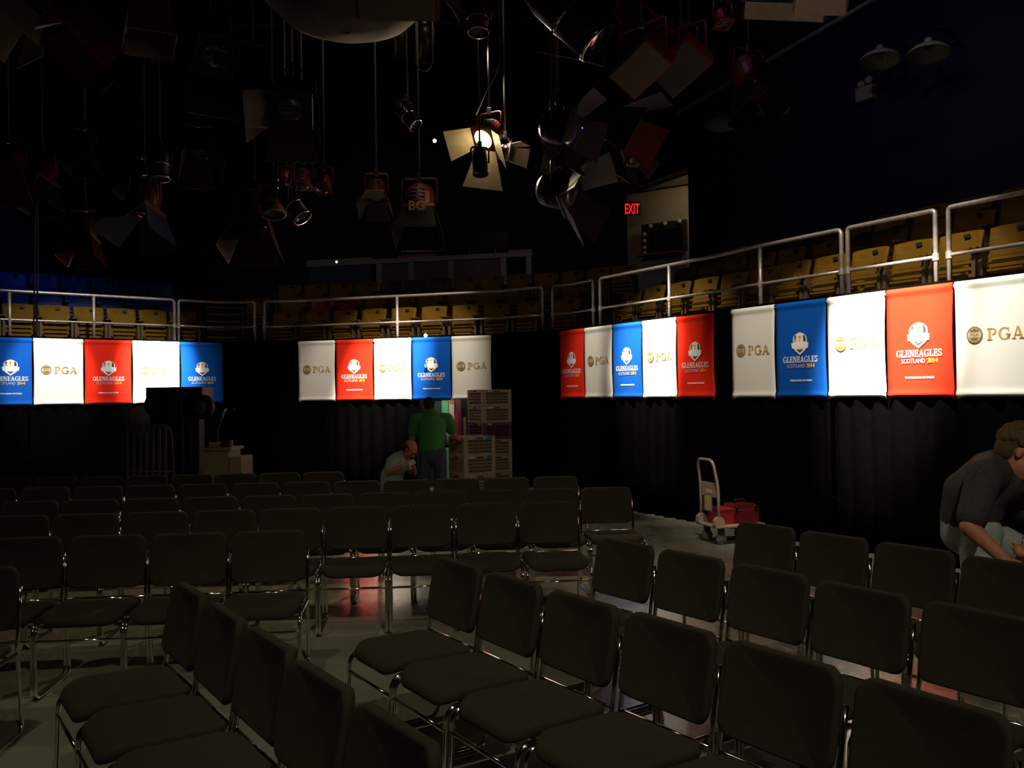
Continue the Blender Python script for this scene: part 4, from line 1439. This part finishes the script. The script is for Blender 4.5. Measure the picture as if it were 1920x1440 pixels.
fresnel(1048, 268, 11.0, (.5, -.4, -.7), 'dim brown lamp with long lower barn door right of the lit lamp', hm=M_BLACKMETAL, sc=.9, flaps=(.6, .3, .9, .3))
par(897, 60, 8.6, (0, -.15, -1), 'red and cream lamp wrapped in cable at top centre', hm=M_RED_HOUSING, sc=1.0, L=.34, rad=.10, stripes=True)
fresnel(545, 205, 9.4, (.15, -.75, -.65), 'wide dark lamp with broad grey visor at upper left centre', hm=M_BLACKMETAL, sc=1.35, flaps=(.25, .2, .9, .7), flen=.26)
# left cluster
par(300, 335, 9.7, (.05, -.1, -1), 'chrome-ringed clear lamp with bright highlights at upper left', sc=1.05, L=.36, rad=.10, hm=M_BLACKMETAL)
fresnel(262, 345, 11.1, (-.2, -.5, -1), 'dull red lamp just left of the chrome-ringed lamp', sc=.8, flaps=(.4, .4, .4, .4), fm=M_DARK)
fresnel(265, 400, 10.3, (-.1, -.3, -1), 'lamp with drooping blue-grey barn doors at upper left', sc=1.15, fm=M_FLAPBLUE, flaps=(.7, .5, .5, .7), hm=M_RED_HOUSING, flen=.34)
fresnel(375, 290, 11.2, (.3, -.6, -.8), 'dark lamp with dim brown visor above the chrome-ringed lamp', hm=M_BLACKMETAL, sc=1.0, flaps=(.3, .3, .8, .3))
fresnel(475, 425, 11.4, (.0, -.35, -1), 'big dark red lamp with pale lower barn door over the dark gap', sc=1.25, flaps=(.35, .35, .55, .35), flen=.34)
par(513, 402, 11.0, (.1, -.25, -1), 'short red lamp with four pale stripes beside the big dark red lamp', hm=M_RED_HOUSING, sc=1.1, L=.28, rad=.13, stripes=True, ring=M_BROWNBOX)
par(567, 408, 10.6, (.55, -.2, -.75), 'tilted black lamp with bright chrome rim, lowest left of centre', sc=1.1, L=.42, rad=.10)
par(535, 352, 12.4, (0, -.3, -1), 'small dark red lamp with chrome rim above the tilted black lamp', hm=M_RED_HOUSING, sc=.9, L=.3)
fresnel(566, 350, 12.2, (0, -.4, -1), 'plain small red lamp between two chrome-ringed lamps', sc=.75, flaps=(None,) * 4)
fresnel(14, 330, 10.2, (.1, -.3, -1), 'red lamp with orange edge at the far left edge', sc=.95, flaps=(.3, .3, .3, .3), fm=M_RED_HOUSING)
fresnel(72, 345, 11.8, (-.1, -.3, -1), 'broad dull red lamp second from the left edge', sc=1.15, flaps=(.3, .3, .4, .3), fm=M_DARK)
fresnel(157, 450, 11.0, (.0, -.3, -1), 'brown and red lamp hanging low over the left blue seats', sc=.85, flaps=(.3, .3, .3, .3), fm=M_RED_HOUSING, flen=.36)
fresnel(190, 62, 8.2, (-.5, -.4, -.7), 'large dark tilted lamp near the top left corner', hm=M_BLACKMETAL, sc=1.3, flaps=(.4, .3, .4, .3), fm=M_RED_HOUSING)
fresnel(30, 20, 8.4, (-.3, -.4, -.8), 'dark lamp cut by the top left corner of the picture', hm=M_BLACKMETAL, sc=1.2, flaps=(.4,) * 4, fm=M_FLAP)
fresnel(278, 22, 8.0, (.1, -.2, -1), 'orange-red lamp with grey sleeve at top left', sc=.95, flaps=(.15, .15, .15, .15), fm=M_BROWNBOX, flen=.36)
fresnel(405, 105, 9.2, (.4, -.5, -.6), 'big dark lamp with thin bright lower edge near top left', hm=M_BLACKMETAL, sc=1.4, flaps=(.3, .3, .8, .3), fm=M_DARK)
fresnel(155, 290, 10.4, (0, -.4, -1), 'far dark lamp on a long pipe left of the chrome-ringed lamp', sc=.7, flaps=(.3,) * 4, fm=M_DARK, hm=M_BLACKMETAL)
# right cluster
par(1118, 80, 6.6, (.60, -.10, -.62), 'large black cylindrical lamp with sparkling rim at upper right centre', sc=1.15, L=.62, rad=.135)
softbox(1200, 132, 8.5, (-.25, -.55, -.62), 'red twin soft light with pale panels at upper right', .56, .36, M_RED_HOUSING, mat('pale_grey_panel', (.16, .15, .13), .6), roll=-.6)
softbox(1275, 130, 9.7, (-.25, -.6, -.6), 'second red soft light with dim grey panels, right of the first', .60, .40, M_RED_HOUSING, mat('dim_grey_panel', (.05, .048, .05), .6), roll=-.6)
fresnel(1205, 50, 10.6, (.4, -.3, -.9), 'dull red lamp above the twin soft lights', sc=1.3, flaps=(.3,) * 4, fm=M_RED_HOUSING)
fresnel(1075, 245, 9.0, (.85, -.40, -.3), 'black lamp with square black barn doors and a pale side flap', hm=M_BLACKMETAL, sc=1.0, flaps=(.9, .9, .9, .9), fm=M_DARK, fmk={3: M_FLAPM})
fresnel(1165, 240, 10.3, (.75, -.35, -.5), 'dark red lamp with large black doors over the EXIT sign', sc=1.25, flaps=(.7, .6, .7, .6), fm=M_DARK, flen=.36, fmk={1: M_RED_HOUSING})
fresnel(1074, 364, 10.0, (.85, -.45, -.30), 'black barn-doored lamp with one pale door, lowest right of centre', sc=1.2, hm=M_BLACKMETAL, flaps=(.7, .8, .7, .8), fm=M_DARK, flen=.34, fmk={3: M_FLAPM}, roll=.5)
fresnel(1190, 300, 11.8, (.3, -.5, -.8), 'brown lamp with pale side flap left of the passage', hm=M_BROWNBOX, sc=.75, flaps=(.6,) * 4)
fresnel(1415, 165, 10.6, (.2, -.4, -.9), 'round red lamp with thin pale bars beside the left dish lamps', sc=1.2, flaps=(.3, .3, .5, .3), fm=M_DARK)
fresnel(1292, 90, 10.2, (0, -.3, -1), 'tiny red lamp on a pipe right of the soft lights', sc=.5, flaps=(None,) * 4)
fresnel(1358, 48, 9.6, (.1, -.3, -1), 'small red lamp at the top, right of centre', sc=.55, flaps=(None,) * 4)
softbox(1470, 22, 9.4, (-.3, -.5, -.8), 'black strip light with pale lower edge at the top right', .9, .22, M_BLACKMETAL, mat('pale_strip_panel', (.36, .35, .28), .6), roll=.3)
softbox(1538, 8, 8.4, (-.3, -.5, -.8), 'pale strip light cut by the top edge at right', .5, .24, M_BROWNBOX, mat('pale_strip_panel', (.36, .35, .28), .6), roll=.3)

# lamps that light the banners (bodies around the spot sources)
bsn = ['left banner group, wide', 'left banner group, bright white banner', 'left banner group, far end', 'middle banners, wide', 'middle banners, narrow', 'far right banners, wide', 'far right banners, narrow',
       'near right banners, wide', 'near right banners, narrow', 'rightmost PGA banner']
for i, (a, b, p_, s_, bl, c_) in enumerate(BANNER_SPOTS):
    a = Vector(a); b = Vector(b); dr = (b - a).normalized()
    p = a - dr * .06
    r = thing('banner_spotlight', 'black theatre spotlight aimed at the ' + bsn[i], 'stage light', p, 0, 'spotlights aimed at the banners')
    T = basis(dr)
    bm = nb(); lathe(bm, [(.075, 0), (.08, .0), (.08, .22), (.11, .26), (.11, .42), (.06, .5), (0, .5)], 20, T); obj('barrel', bm, M_BLACKMETAL, r, True)
    bm = nb(); lathe(bm, [(.07, -.005), (.095, -.005), (.095, .01), (.07, .01)], 20, T); obj('colour_frame', bm, M_BLACKMETAL, r)
    top = yoke(r, T, .11, .3, M_BLACKMETAL)
    pole_parts(r, top, GRIDZ - p.z, M_BLACKMETAL)

# lighting grid of pipes
k = 0
for x in (-9, -6.4, -3.8, -1.2, 1.4, 4.0):
    bm = nb(); cyl(bm, (0, -9, 0), (0, 7.5 if x < 2 else 3.5, 0), .026, seg=8)
    o = obj('grid_pipe', bm, M_POLE, None, True); o.location = (x, 9, GRIDZ)
    tag(o, ['grid pipe overhead running front to back, leftmost', 'front to back grid pipe, second from left', 'front to back grid pipe, third from left', 'front to back grid pipe over the camera',
            'front to back grid pipe, second from right', 'front to back grid pipe, rightmost'][k], 'pipe', 'lighting grid pipes'); k += 1
k = 0
for y in (4, 7, 10, 13, 16):
    bm = nb(); cyl(bm, (-10, 0, 0), ({4: 7, 7: 6.5, 10: 5, 13: 3, 16: 1}[y], 0, 0), .026, seg=8)
    o = obj('grid_pipe', bm, M_POLE, None, True); o.location = (0, y, GRIDZ + .055)
    tag(o, ['left to right grid pipe nearest the camera', 'left to right grid pipe, second nearest', 'left to right grid pipe, middle of five', 'left to right grid pipe, second farthest', 'left to right grid pipe, farthest'][k], 'pipe', 'lighting grid pipes'); k += 1
# edge pipe of the rig along the navy wall
a = at(1270, 212, 13.5); b = at(1645, -5, 10.2)
bm = nb(); cyl(bm, (0, 0, 0), b - a, .03, seg=8); o = obj('edge_pipe', bm, M_POLE, None, True); o.location = a
tag(o, 'long dim pipe along the rig edge beside the navy wall', 'pipe')

# overhead disc with red light box
pd = at(650, -28, 7.4)
dk = thing('overhead_disc', 'large dim grey round dish hanging at the top of the picture', 'dish', pd)
bm = nb(); lathe(bm, [(.02, -.40), (.3, -.37), (.52, -.28), (.70, -.10), (.76, .03), (.76, .07), (.70, .07), (0, .10)], 40); obj('bowl', bm, mat('dull_grey_fabric', (.11, .10, .085), .9, 0, .2, .25, 6), dk, True)
bm = nb(); lathe(bm, [(.755, .02), (.785, .02), (.785, .08), (.755, .08)], 40); obj('rim', bm, M_DARK, dk, True)
for a_ in (0, 2.1, 4.2):
    bm = nb(); cyl(bm, (.6 * math.cos(a_), .6 * math.sin(a_), .07), (.6 * math.cos(a_), .6 * math.sin(a_), GRIDZ - pd.z), .008, seg=6); obj('hanging_wire', bm, M_POLE, dk)
softbox(745, 12, 6.5, (.05, -.6, -.8), 'red horizontal light box in front of the grey dish', .62, .24, M_RED_HOUSING, M_BROWNBOX)

# loose cables
def cable(name, pts, r_, m, label, cat='cable'):
    p0 = Vector(pts[0]); bm = nb(); tube(bm, fillet([Vector(p) - p0 for p in pts], .3, 6), r_, 6)
    o = obj(name, bm, m, None, True); o.location = p0; return tag(o, label, cat)
def gz(px, py, dd): v = at(px, py, dd); return Vector((v.x, v.y, GRIDZ))
M_CABLE = mat('pale_cable', (.20, .17, .15), .6)
M_CABLEG = mat('grey_hanging_cable', (.13, .12, .13), .6)
cable('hanging_cable', [at(66, 372, 11.6), at(66, 470, 11.6), at(64, 560, 11.6), at(63, 632, 11.6)], .010, M_CABLEG, 'thin grey cable hanging in front of the left guard rail, left of a pair')
cable('hanging_cable', [at(70, 372, 11.7), at(71, 470, 11.7), at(70, 560, 11.7), at(69, 632, 11.7)], .010, M_CABLEG, 'thin grey cable hanging in front of the left guard rail, right of a pair')
cable('looped_cable', [gz(781, 66, 10.2), at(781, 128, 10.2), at(800, 136, 10.2), at(812, 118, 10.2), gz(812, 60, 10.3)], .010, M_CABLE, 'pale cable looping beside the pipe left of the lit lamp')
cable('hanging_cable', [at(1000, 98, 8.8), at(1005, 96, 8.8), at(1090, 112, 8.4), at(1130, 124, 8.2)], .007, M_CABLE, 'pale cable sagging toward the large cylindrical lamp')
cable('hanging_cable', [gz(937, 126, 9.6), at(937, 126, 9.6), at(915, 165, 9.8), at(893, 215, 10.6)], .007, M_CABLE, 'thin cable slanting down to the lit lamp')

# small clear lamps that are on
M_DOT = mat('tiny_white_bulb', (.9, .95, 1), .3, 0, .3, 0, 1, 0, (.85, .95, 1), 14)
M_DOTB = mat('tiny_blue_indicator', (.1, .1, 1), .3, 0, .3, 0, 1, 0, (.1, .08, 1), 3)
for px, py, d, rad, m, lab in ((815, 264, 11.4, .022, M_DOT, 'tiny bright white lamp hanging left of the lit lamp'), (798, 629, 14.85, .028, M_DOT, 'tiny bright lamp clipped above the middle blue banner'),
                               (631, 491, 17.6, .020, M_DOT, 'pinpoint white indicator on the long counter'), (1092, 240, 9.0, .008, M_DOTB, 'pinpoint blue indicator light under the right lamps')):
    p = at(px, py, d)
    r = thing('small_lamp', lab, 'lamp', p)
    bm = nb(); bmesh.ops.create_uvsphere(bm, u_segments=12, v_segments=8, radius=rad); obj('bulb', bm, m, r, True)
    bm = nb(); cyl(bm, (0, .01, rad * .7), (0, .02, rad * 2.6), rad * .55, seg=8); obj('socket', bm, M_DARK, r)

# ================================================================== PEOPLE
def ball(bm, c, r, sc=(1, 1, 1), B=None):
    m = Matrix.Translation(Vector(c)) @ (B.to_4x4() if B is not None else Matrix.Identity(4)) @ Matrix.Diagonal((sc[0], sc[1], sc[2], 1))
    bmesh.ops.create_uvsphere(bm, u_segments=18, v_segments=12, radius=r, matrix=m)


def limb(bm, pts, radii, seg=14):
    """tapered closed chain with round joints"""
    pts = [Vector(p) for p in pts]
    for i in range(len(pts) - 1):
        tube(bm, [pts[i], pts[i + 1]], 0, seg, radii=[radii[i], radii[i + 1]])
    for p, r in zip(pts, radii): ball(bm, p, r * 1.0)


def oval(bm, a, b, ra, rb, side, flat, seg=18):
    """torso segment: elliptical loft from a to b; side = lateral axis, flat = depth ratio"""
    a = Vector(a); b = Vector(b); t = (b - a).normalized(); s = (Vector(side) - t * Vector(side).dot(t)).normalized(); d = t.cross(s)
    R1 = []; n = 6
    rings = []
    for k in range(n + 1):
        u = k / n; c = a + (b - a) * u; r = ra + (rb - ra) * u
        rings.append([bm.verts.new(c + s * r * math.cos(2 * PI * q / seg) + d * r * flat * math.sin(2 * PI * q / seg)) for q in range(seg)])
    for A, B_ in zip(rings[:-1], rings[1:]):
        for q in range(seg): bm.faces.new((A[q], A[(q + 1) % seg], B_[(q + 1) % seg], B_[q]))
    bm.faces.new(rings[0][::-1]); bm.faces.new(rings[-1])
    for c, r in ((a, ra), (b, rb)):
        Bm = Matrix((s, d, t)).transposed()
        ball(bm, c, r, (1, flat, flat * .8), Bm)


def head(bm, c, fwd, up, s=1.0):
    f = Vector(fwd).normalized(); u = (Vector(up) - f * Vector(up).dot(f)).normalized(); x = f.cross(u)
    B = Matrix((x, f, u)).transposed()
    c = Vector(c)
    def L(a, b, d): return c + (x * a + f * b + u * d) * s
    ball(bm, L(0, -.01, .03), .098 * s, (.80, 1.0, .98), B)      # skull
    ball(bm, L(0, .02, -.045), .075 * s, (.82, .95, 1.05), B)    # face
    ball(bm, L(0, .045, -.095), .038 * s, (1.0, .9, .8), B)      # chin
    ball(bm, L(0, .083, .012), .03 * s, (2.0, .5, .5), B)        # brow
    ball(bm, L(0, .104, -.028), .016 * s, (.9, 1.3, 1.6), B)     # nose
    ball(bm, L(0, .112, -.042), .013 * s, (1.25, 1, .9), B)
    ball(bm, L(0, .090, -.070), .014 * s, (1.7, .7, .6), B)      # lips
    for sx in (-1, 1):
        ball(bm, L(sx * .079, -.008, -.012), .026 * s, (.35, .7, 1.15), B)  # ears
        ball(bm, L(sx * .045, .07, -.035), .024 * s, (1, .8, 1), B)         # cheeks
    return L, B


def hand(bm, wrist, dirv, palm, sc=1.0, curl=.5, thumb=1):
    d = Vector(dirv).normalized(); n = (Vector(palm) - d * Vector(palm).dot(d)).normalized(); s = d.cross(n) * thumb
    w = Vector(wrist)
    B = Matrix((s, d, n)).transposed()
    ball(bm, w + d * .05 * sc, .045 * sc, (.95, 1.15, .42), B)
    for k, (off, ln) in enumerate(((.030, .072), (.010, .080), (-.010, .075), (-.029, .060))):
        a = w + d * .088 * sc + s * off * sc
        d1 = (d * math.cos(curl * .6) + n * math.sin(curl * .6)).normalized()
        b = a + d1 * ln * .42 * sc
        d2 = (d * math.cos(curl * 1.7) + n * math.sin(curl * 1.7)).normalized()
        c = b + d2 * ln * .32 * sc
        d3 = (d * math.cos(curl * 2.6) + n * math.sin(curl * 2.6)).normalized()
        e = c + d3 * ln * .26 * sc
        limb(bm, [a, b, c, e], [.0092 * sc, .0088 * sc, .008 * sc, .0068 * sc], 8)
    a = w + d * .03 * sc + s * .032 * sc
    b = a + (d * .6 + s * .75 + n * .3).normalized() * .038 * sc
    c = b + (d * .9 + s * .25 + n * .4).normalized() * .032 * sc
    limb(bm, [a, b, c], [.013 * sc, .0105 * sc, .008 * sc], 8)


def fleshed(name, bm, m, parent, vox=.009, smooth=6):
    o = obj(name, bm, m, parent, True)
    md = o.modifiers.new('remesh', 'REMESH'); md.mode = 'VOXEL'; md.voxel_size = vox; md.use_smooth_shade = True
    sm = o.modifiers.new('smooth', 'SMOOTH'); sm.iterations = smooth; sm.factor = .6
    return o


def hair_cap(L, B, s, m, parent, thick=.012, curly=False, low=0.0, bald=False, seed=3):
    bm = nb()
    # shell over the back and crown of the skull
    ball(bm, L(0, -.028, .048), (.094 + thick) * s, (.84, .98, .92), B)
    ball(bm, L(0, -.055, -.0 - low), (.07 + thick) * s, (.95, .75, 1.0), B)
    if curly:
        rnd = random.Random(seed)
        for k in range(150):
            th = rnd.uniform(0, 2 * PI); ph = rnd.uniform(.0, 1.85)
            v = Vector((math.sin(ph) * math.cos(th), math.sin(ph) * math.sin(th), math.cos(ph)))
            if v.y > .55 and v.z < .55: continue
            ball(bm, L(v.x * .086, -.022 + v.y * .098, .045 + v.z * .092), .016 * s)
    o = fleshed('hair', bm, m, parent, .006 if not curly else .006, 2)
    return o


M_HAIRD = mat('dark_hair', (.018, .012, .009), .8, 0, .3, .5, 220, .8)
M_HAIRB = mat('curly_brown_hair', (.085, .052, .022), .75, 0, .3, .6, 160, .9)
M_EYE = mat('eye_dark', (.02, .015, .012), .2)
M_JEANS = mat('dark_blue_denim', (.05, .06, .10), .9, 0, .2, .3, 90, .4)
M_JEANSL = mat('faded_pale_denim', (.28, .33, .31), .9, 0, .2, .2, 60, .4)
M_GREEN = mat('green_tshirt_cotton', (.055, .24, .055), .9, 0, .2, .1, 50, .3)
M_GREY = mat('grey_green_tshirt_cotton', (.20, .29, .235), .9, 0, .2, .1, 50, .3)
M_BLACKT = mat('charcoal_polo_cotton', (.045, .042, .043), .9, 0, .2, .2, 50, .3)
M_SHOE = mat('black_shoe', (.012, .012, .012), .5)
X, Y, Z = Vector((1, 0, 0)), Vector((0, 1, 0)), Vector((0, 0, 1))


def eyes(L, s, parent, B):
    for sx in (-1, 1):
        bm = nb(); ball(bm, L(sx * .031, .088, -.008), .0105 * s); obj('eye', bm, M_EYE, parent, True)


# ---- person in the green shirt, back to the camera
g = at(809, 800, 12.25)
G0 = Vector((g.x, 12.25, 0))
p1 = thing('person', 'person in green T-shirt and dark jeans, standing with back turned', 'person', G0)
J = dict(hipL=(-.09, 0, .90), hipR=(.09, 0, .90), kneeL=(-.13, .03, .50), kneeR=(.12, .06, .50), ankL=(-.14, -.03, .09), ankR=(.14, .02, .09),
         belly=(0, 0, 1.05), chest=(0, .035, 1.30), neck=(-.02, .10, 1.455), headc=(-.055, .17, 1.515),
         shL=(-.215, .05, 1.355), shR=(.215, .06, 1.355), elL=(-.275, .05, 1.07), elR=(.29, .17, 1.12), wrL=(-.235, .20, .90), wrR=(.36, .40, 1.04))
V = {k: Vector(v) for k, v in J.items()}
bm = nb()
limb(bm, [V['hipL'], V['kneeL'], V['ankL']], [.095, .06, .042]); limb(bm, [V['hipR'], V['kneeR'], V['ankR']], [.095, .06, .042])
oval(bm, (0, 0, .94), V['belly'], .155, .155, X, .68); oval(bm, V['belly'], V['chest'], .155, .18, X, .66); oval(bm, V['chest'], (0, .06, 1.38), .18, .15, X, .6)
limb(bm, [(0, .06, 1.38), V['neck'], V['headc']], [.08, .058, .058])
for s_ in 'LR': limb(bm, [V['sh' + s_], V['el' + s_], V['wr' + s_]], [.062, .045, .030])
hand(bm, V['wrL'], (V['wrL'] - V['elL']), (.6, .6, -.2), 1.0, .4, -1)
hand(bm, V['wrR'], (.3, .9, -.25), (0, -.2, -1), 1.0, .5, 1)
for s_ in 'LR': limb(bm, [V['ank' + s_] - Z * .03, V['ank' + s_] + Vector((0, .16, -.05))], [.045, .036])
Lh, Bh = head(bm, V['headc'], (-.25, .85, -.55), (0, .5, .85))
body = fleshed('body', bm, M_SKIN, p1)
bm = nb()
oval(bm, (0, 0, .90), V['belly'], .175, .178, X, .70); oval(bm, V['belly'], V['chest'], .178, .208, X, .68); oval(bm, V['chest'], (0, .055, 1.375), .205, .17, X, .62)
limb(bm, [(0, .07, 1.39), (-.01, .085, 1.435)], [.105, .073])
for s_, q in (('L', -1), ('R', 1)):
    d_ = (V['el' + s_] - V['sh' + s_]); limb(bm, [V['sh' + s_] - X * q * .05, V['sh' + s_], V['sh' + s_] + d_ * .62], [.088, .083, .074])
fleshed('tshirt', bm, M_GREEN, p1, .010, 4)
bm = nb()
oval(bm, (0, 0, .84), (0, 0, .96), .172, .166, X, .74)
for s_ in 'LR': limb(bm, [V['hip' + s_], V['knee' + s_], V['ank' + s_]], [.115, .083, .066])
jn = fleshed('jeans', bm, M_JEANS, p1, .011, 4)
hair_cap(Lh, Bh, 1.0, M_HAIRD, p1, .006)
for s_ in 'LR':
    bm = nb(); limb(bm, [V['ank' + s_] + Vector((0, -.03, -.038)), V['ank' + s_] + Vector((0, .17, -.05))], [.05, .042]); fleshed('shoe', bm, M_SHOE, p1, .01, 3)

# ---- crouching person, left of the green shirt
C0 = at(748, 850, 11.95); C0 = Vector((C0.x, 11.95, 0))
p2 = thing('person', 'person in grey-green T-shirt crouching, head bowed over a small white card', 'person', C0)
def c(px, py, d): v = at(px, py, d); return Vector((v.x - C0.x, v.y - C0.y, v.z))
sh = c(736, 866, 11.82); shR = c(757, 862, 12.12); neck = c(754, 853, 11.97); hd = c(768, 843, 11.93)
hip = Vector((-.13, .02, .30)); hipF = Vector((-.13, -.10, .30)); hipB = Vector((-.10, .13, .30))
kF = Vector((.22, -.16, .47)); kB = Vector((.26, .18, .46)); aF = Vector((.06, -.17, .09)); aB = Vector((.10, .18, .09))
elF = c(728, 884, 11.74); wrF = c(758, 875, 11.66); elB = c(775, 888, 12.1); wrB = c(776, 876, 11.8)
mid = (hip + neck) / 2 + Vector((-.05, 0, .03))
bm = nb()
side = Vector((.15, 1, 0))
oval(bm, hip, mid, .15, .165, side, .8); oval(bm, mid, (sh + shR) / 2 + Vector((0, 0, -.03)), .165, .17, side, .72)
limb(bm, [(sh + shR) / 2, neck, hd], [.08, .062, .058])
limb(bm, [hipF, kF, aF], [.095, .06, .042]); limb(bm, [hipB, kB, aB], [.095, .06, .042])
limb(bm, [sh, elF, wrF], [.062, .046, .031]); limb(bm, [shR, elB, wrB], [.062, .046, .031])
hand(bm, wrF, (.8, -.1, .35), (.2, .9, .1), .95, .7, 1); hand(bm, wrB, (-.1, -.7, .5), (-.9, 0, 0), .95, .7, 1)
limb(bm, [aF - Z * .035, aF + Vector((.17, 0, -.05))], [.044, .036]); limb(bm, [aB - Z * .035, aB + Vector((.17, 0, -.05))], [.044, .036])
Lh, Bh = head(bm, hd, (.72, -.30, -.62), (.5, -.1, .85), 1.0)
body = fleshed('body', bm, M_SKIN_RED, p2)
bm = nb()
oval(bm, hip + Z * .03, mid, .172, .188, side, .82); oval(bm, mid, (sh + shR) / 2 + Vector((0, 0, -.02)), .188, .185, side, .75)
limb(bm, [(sh + shR) / 2 + Z * .02, neck - Z * .015], [.10, .075])
limb(bm, [sh, sh + (elF - sh) * .62], [.083, .075]); limb(bm, [shR, shR + (elB - shR) * .6], [.083, .075])
fleshed('tshirt', bm, M_GREY, p2, .010, 4)
bm = nb(); limb(bm, [hipF, kF, aF], [.112, .082, .06]); limb(bm, [hipB, kB, aB], [.112, .082, .06]); oval(bm, hip - Z * .04, hip + Z * .02, .165, .165, side, .85)
fleshed('trousers', bm, M_DARK, p2, .011, 4)
bm = nb()
ball(bm, Lh(0, -.05, .0), .088, (.92, .78, .95), Bh)
for q in (-1, 1): ball(bm, Lh(q * .066, -.015, .018), .03, (.5, 1.4, 1.1), Bh)
fleshed('hair', bm, M_HAIRD, p2, .006, 2)
eyes(Lh, 1.0, p2, Bh)
for aa in (aF, aB):
    bm = nb(); limb(bm, [aa + Vector((-.04, 0, -.038)), aa + Vector((.18, 0, -.05))], [.05, .042]); fleshed('shoe', bm, M_SHOE, p2, .01, 3)
cardp = C0 + wrF + Vector((.105, -.03, .055))
cd_ = nb(); box(cd_, (0, 0, 0), (.085, .004, .062), Matrix.Rotation(-.5, 4, 'Y'))
co = obj('white_card', cd_, mat('white_card_paper', (.55, .52, .46), .6)); co.location = cardp
tag(co, 'small white card held up by the crouching person', 'card')

# ---- bending person at the right edge
R0 = at(1835, 1000, 5.35); R0 = Vector((R0.x, 5.35, 0))
p3 = thing('person', 'curly-haired person in charcoal shirt and pale jeans bending over the chairs', 'person', R0)
def q3(px, py, d): v = at(px, py, d); return Vector((v.x - R0.x, v.y - R0.y, v.z))
hipc = q3(1818, 985, 5.40); midc = q3(1828, 925, 5.36); chest = q3(1868, 893, 5.33); neck = q3(1888, 868, 5.30); hd = q3(1913, 850, 5.20)
shN = q3(1846, 893, 5.10); shF = q3(1905, 905, 5.56)
elN = q3(1817, 988, 4.98); wrN = q3(1884, 1050, 4.88); elF = q3(1945, 985, 5.45); wrF = q3(1922, 1040, 5.10)
hN = hipc + Vector((.01, -.10, -.03)); hF = hipc + Vector((.04, .11, -.03))
kN = q3(1836, 1095, 5.22); kF = q3(1938, 1045, 5.42); aN = Vector((kN.x - .02, kN.y + .02, .09)); aF = Vector((kF.x - .04, kF.y + .05, .09))
bm = nb(); side = Vector((-.15, 1, 0))
oval(bm, hipc, midc, .165, .17, side, .82); oval(bm, midc, chest, .175, .185, side, .72)
limb(bm, [chest, neck, hd], [.11, .072, .066])
limb(bm, [hN, kN, aN], [.105, .07, .045]); limb(bm, [hF, kF, aF], [.105, .07, .045])
limb(bm, [shN, elN, wrN], [.068, .052, .034], 16); limb(bm, [shF, elF, wrF], [.068, .052, .034], 16)
hand(bm, wrN, (wrN - elN), (.2, .5, -.6), 1.05, .35, 1); hand(bm, wrF, (-.25, -.4, .25), (-.5, .2, -.5), 1.05, .9, -1)
for aa in (aN, aF): limb(bm, [aa - Z * .035, aa + Vector((.17, -.02, -.05))], [.045, .036])
Lh, Bh = head(bm, hd, (.78, -.42, -.52), (.42, .0, .9), 1.22)
body = fleshed('body', bm, M_SKIN, p3, .008)
bm = nb()
oval(bm, hipc + Vector((0, 0, .03)), midc, .185, .195, side, .85); oval(bm, midc, chest, .197, .205, side, .76)
limb(bm, [chest, neck + (chest - neck) * .25], [.13, .09])
limb(bm, [shN, shN + (elN - shN) * .80], [.098, .083]); limb(bm, [shF, shF + (elF - shF) * .7], [.098, .083])
limb(bm, [shN, chest + Z * .02, shF], [.10, .14, .10])
fleshed('polo_shirt', bm, M_BLACKT, p3, .010, 5)
bm = nb(); limb(bm, [hN, kN, aN], [.125, .092, .07]); oval(bm, hipc - Z * .06, hipc + Z * .04, .178, .175, side, .88)
limb(bm, [hF, kF, aF], [.125, .092, .07])
fleshed('jeans', bm, M_JEANSL, p3, .011, 4)
hair_cap(Lh, Bh, 1.22, M_HAIRB, p3, .010, curly=True)
eyes(Lh, 1.22, p3, Bh)
for aa in (aN, aF):
    bm = nb(); limb(bm, [aa + Vector((-.04, 0, -.038)), aa + Vector((.18, -.02, -.05))], [.05, .042]); fleshed('shoe', bm, M_SHOE, p3, .01, 3)

# templates that were never placed
for r in list(SEATS.values()) + [CH]:
    if r.location.z < -10:
        for ch in list(r.children_recursive): bpy.data.objects.remove(ch)
        bpy.data.objects.remove(r)
# top-level labels are kept to sixteen words
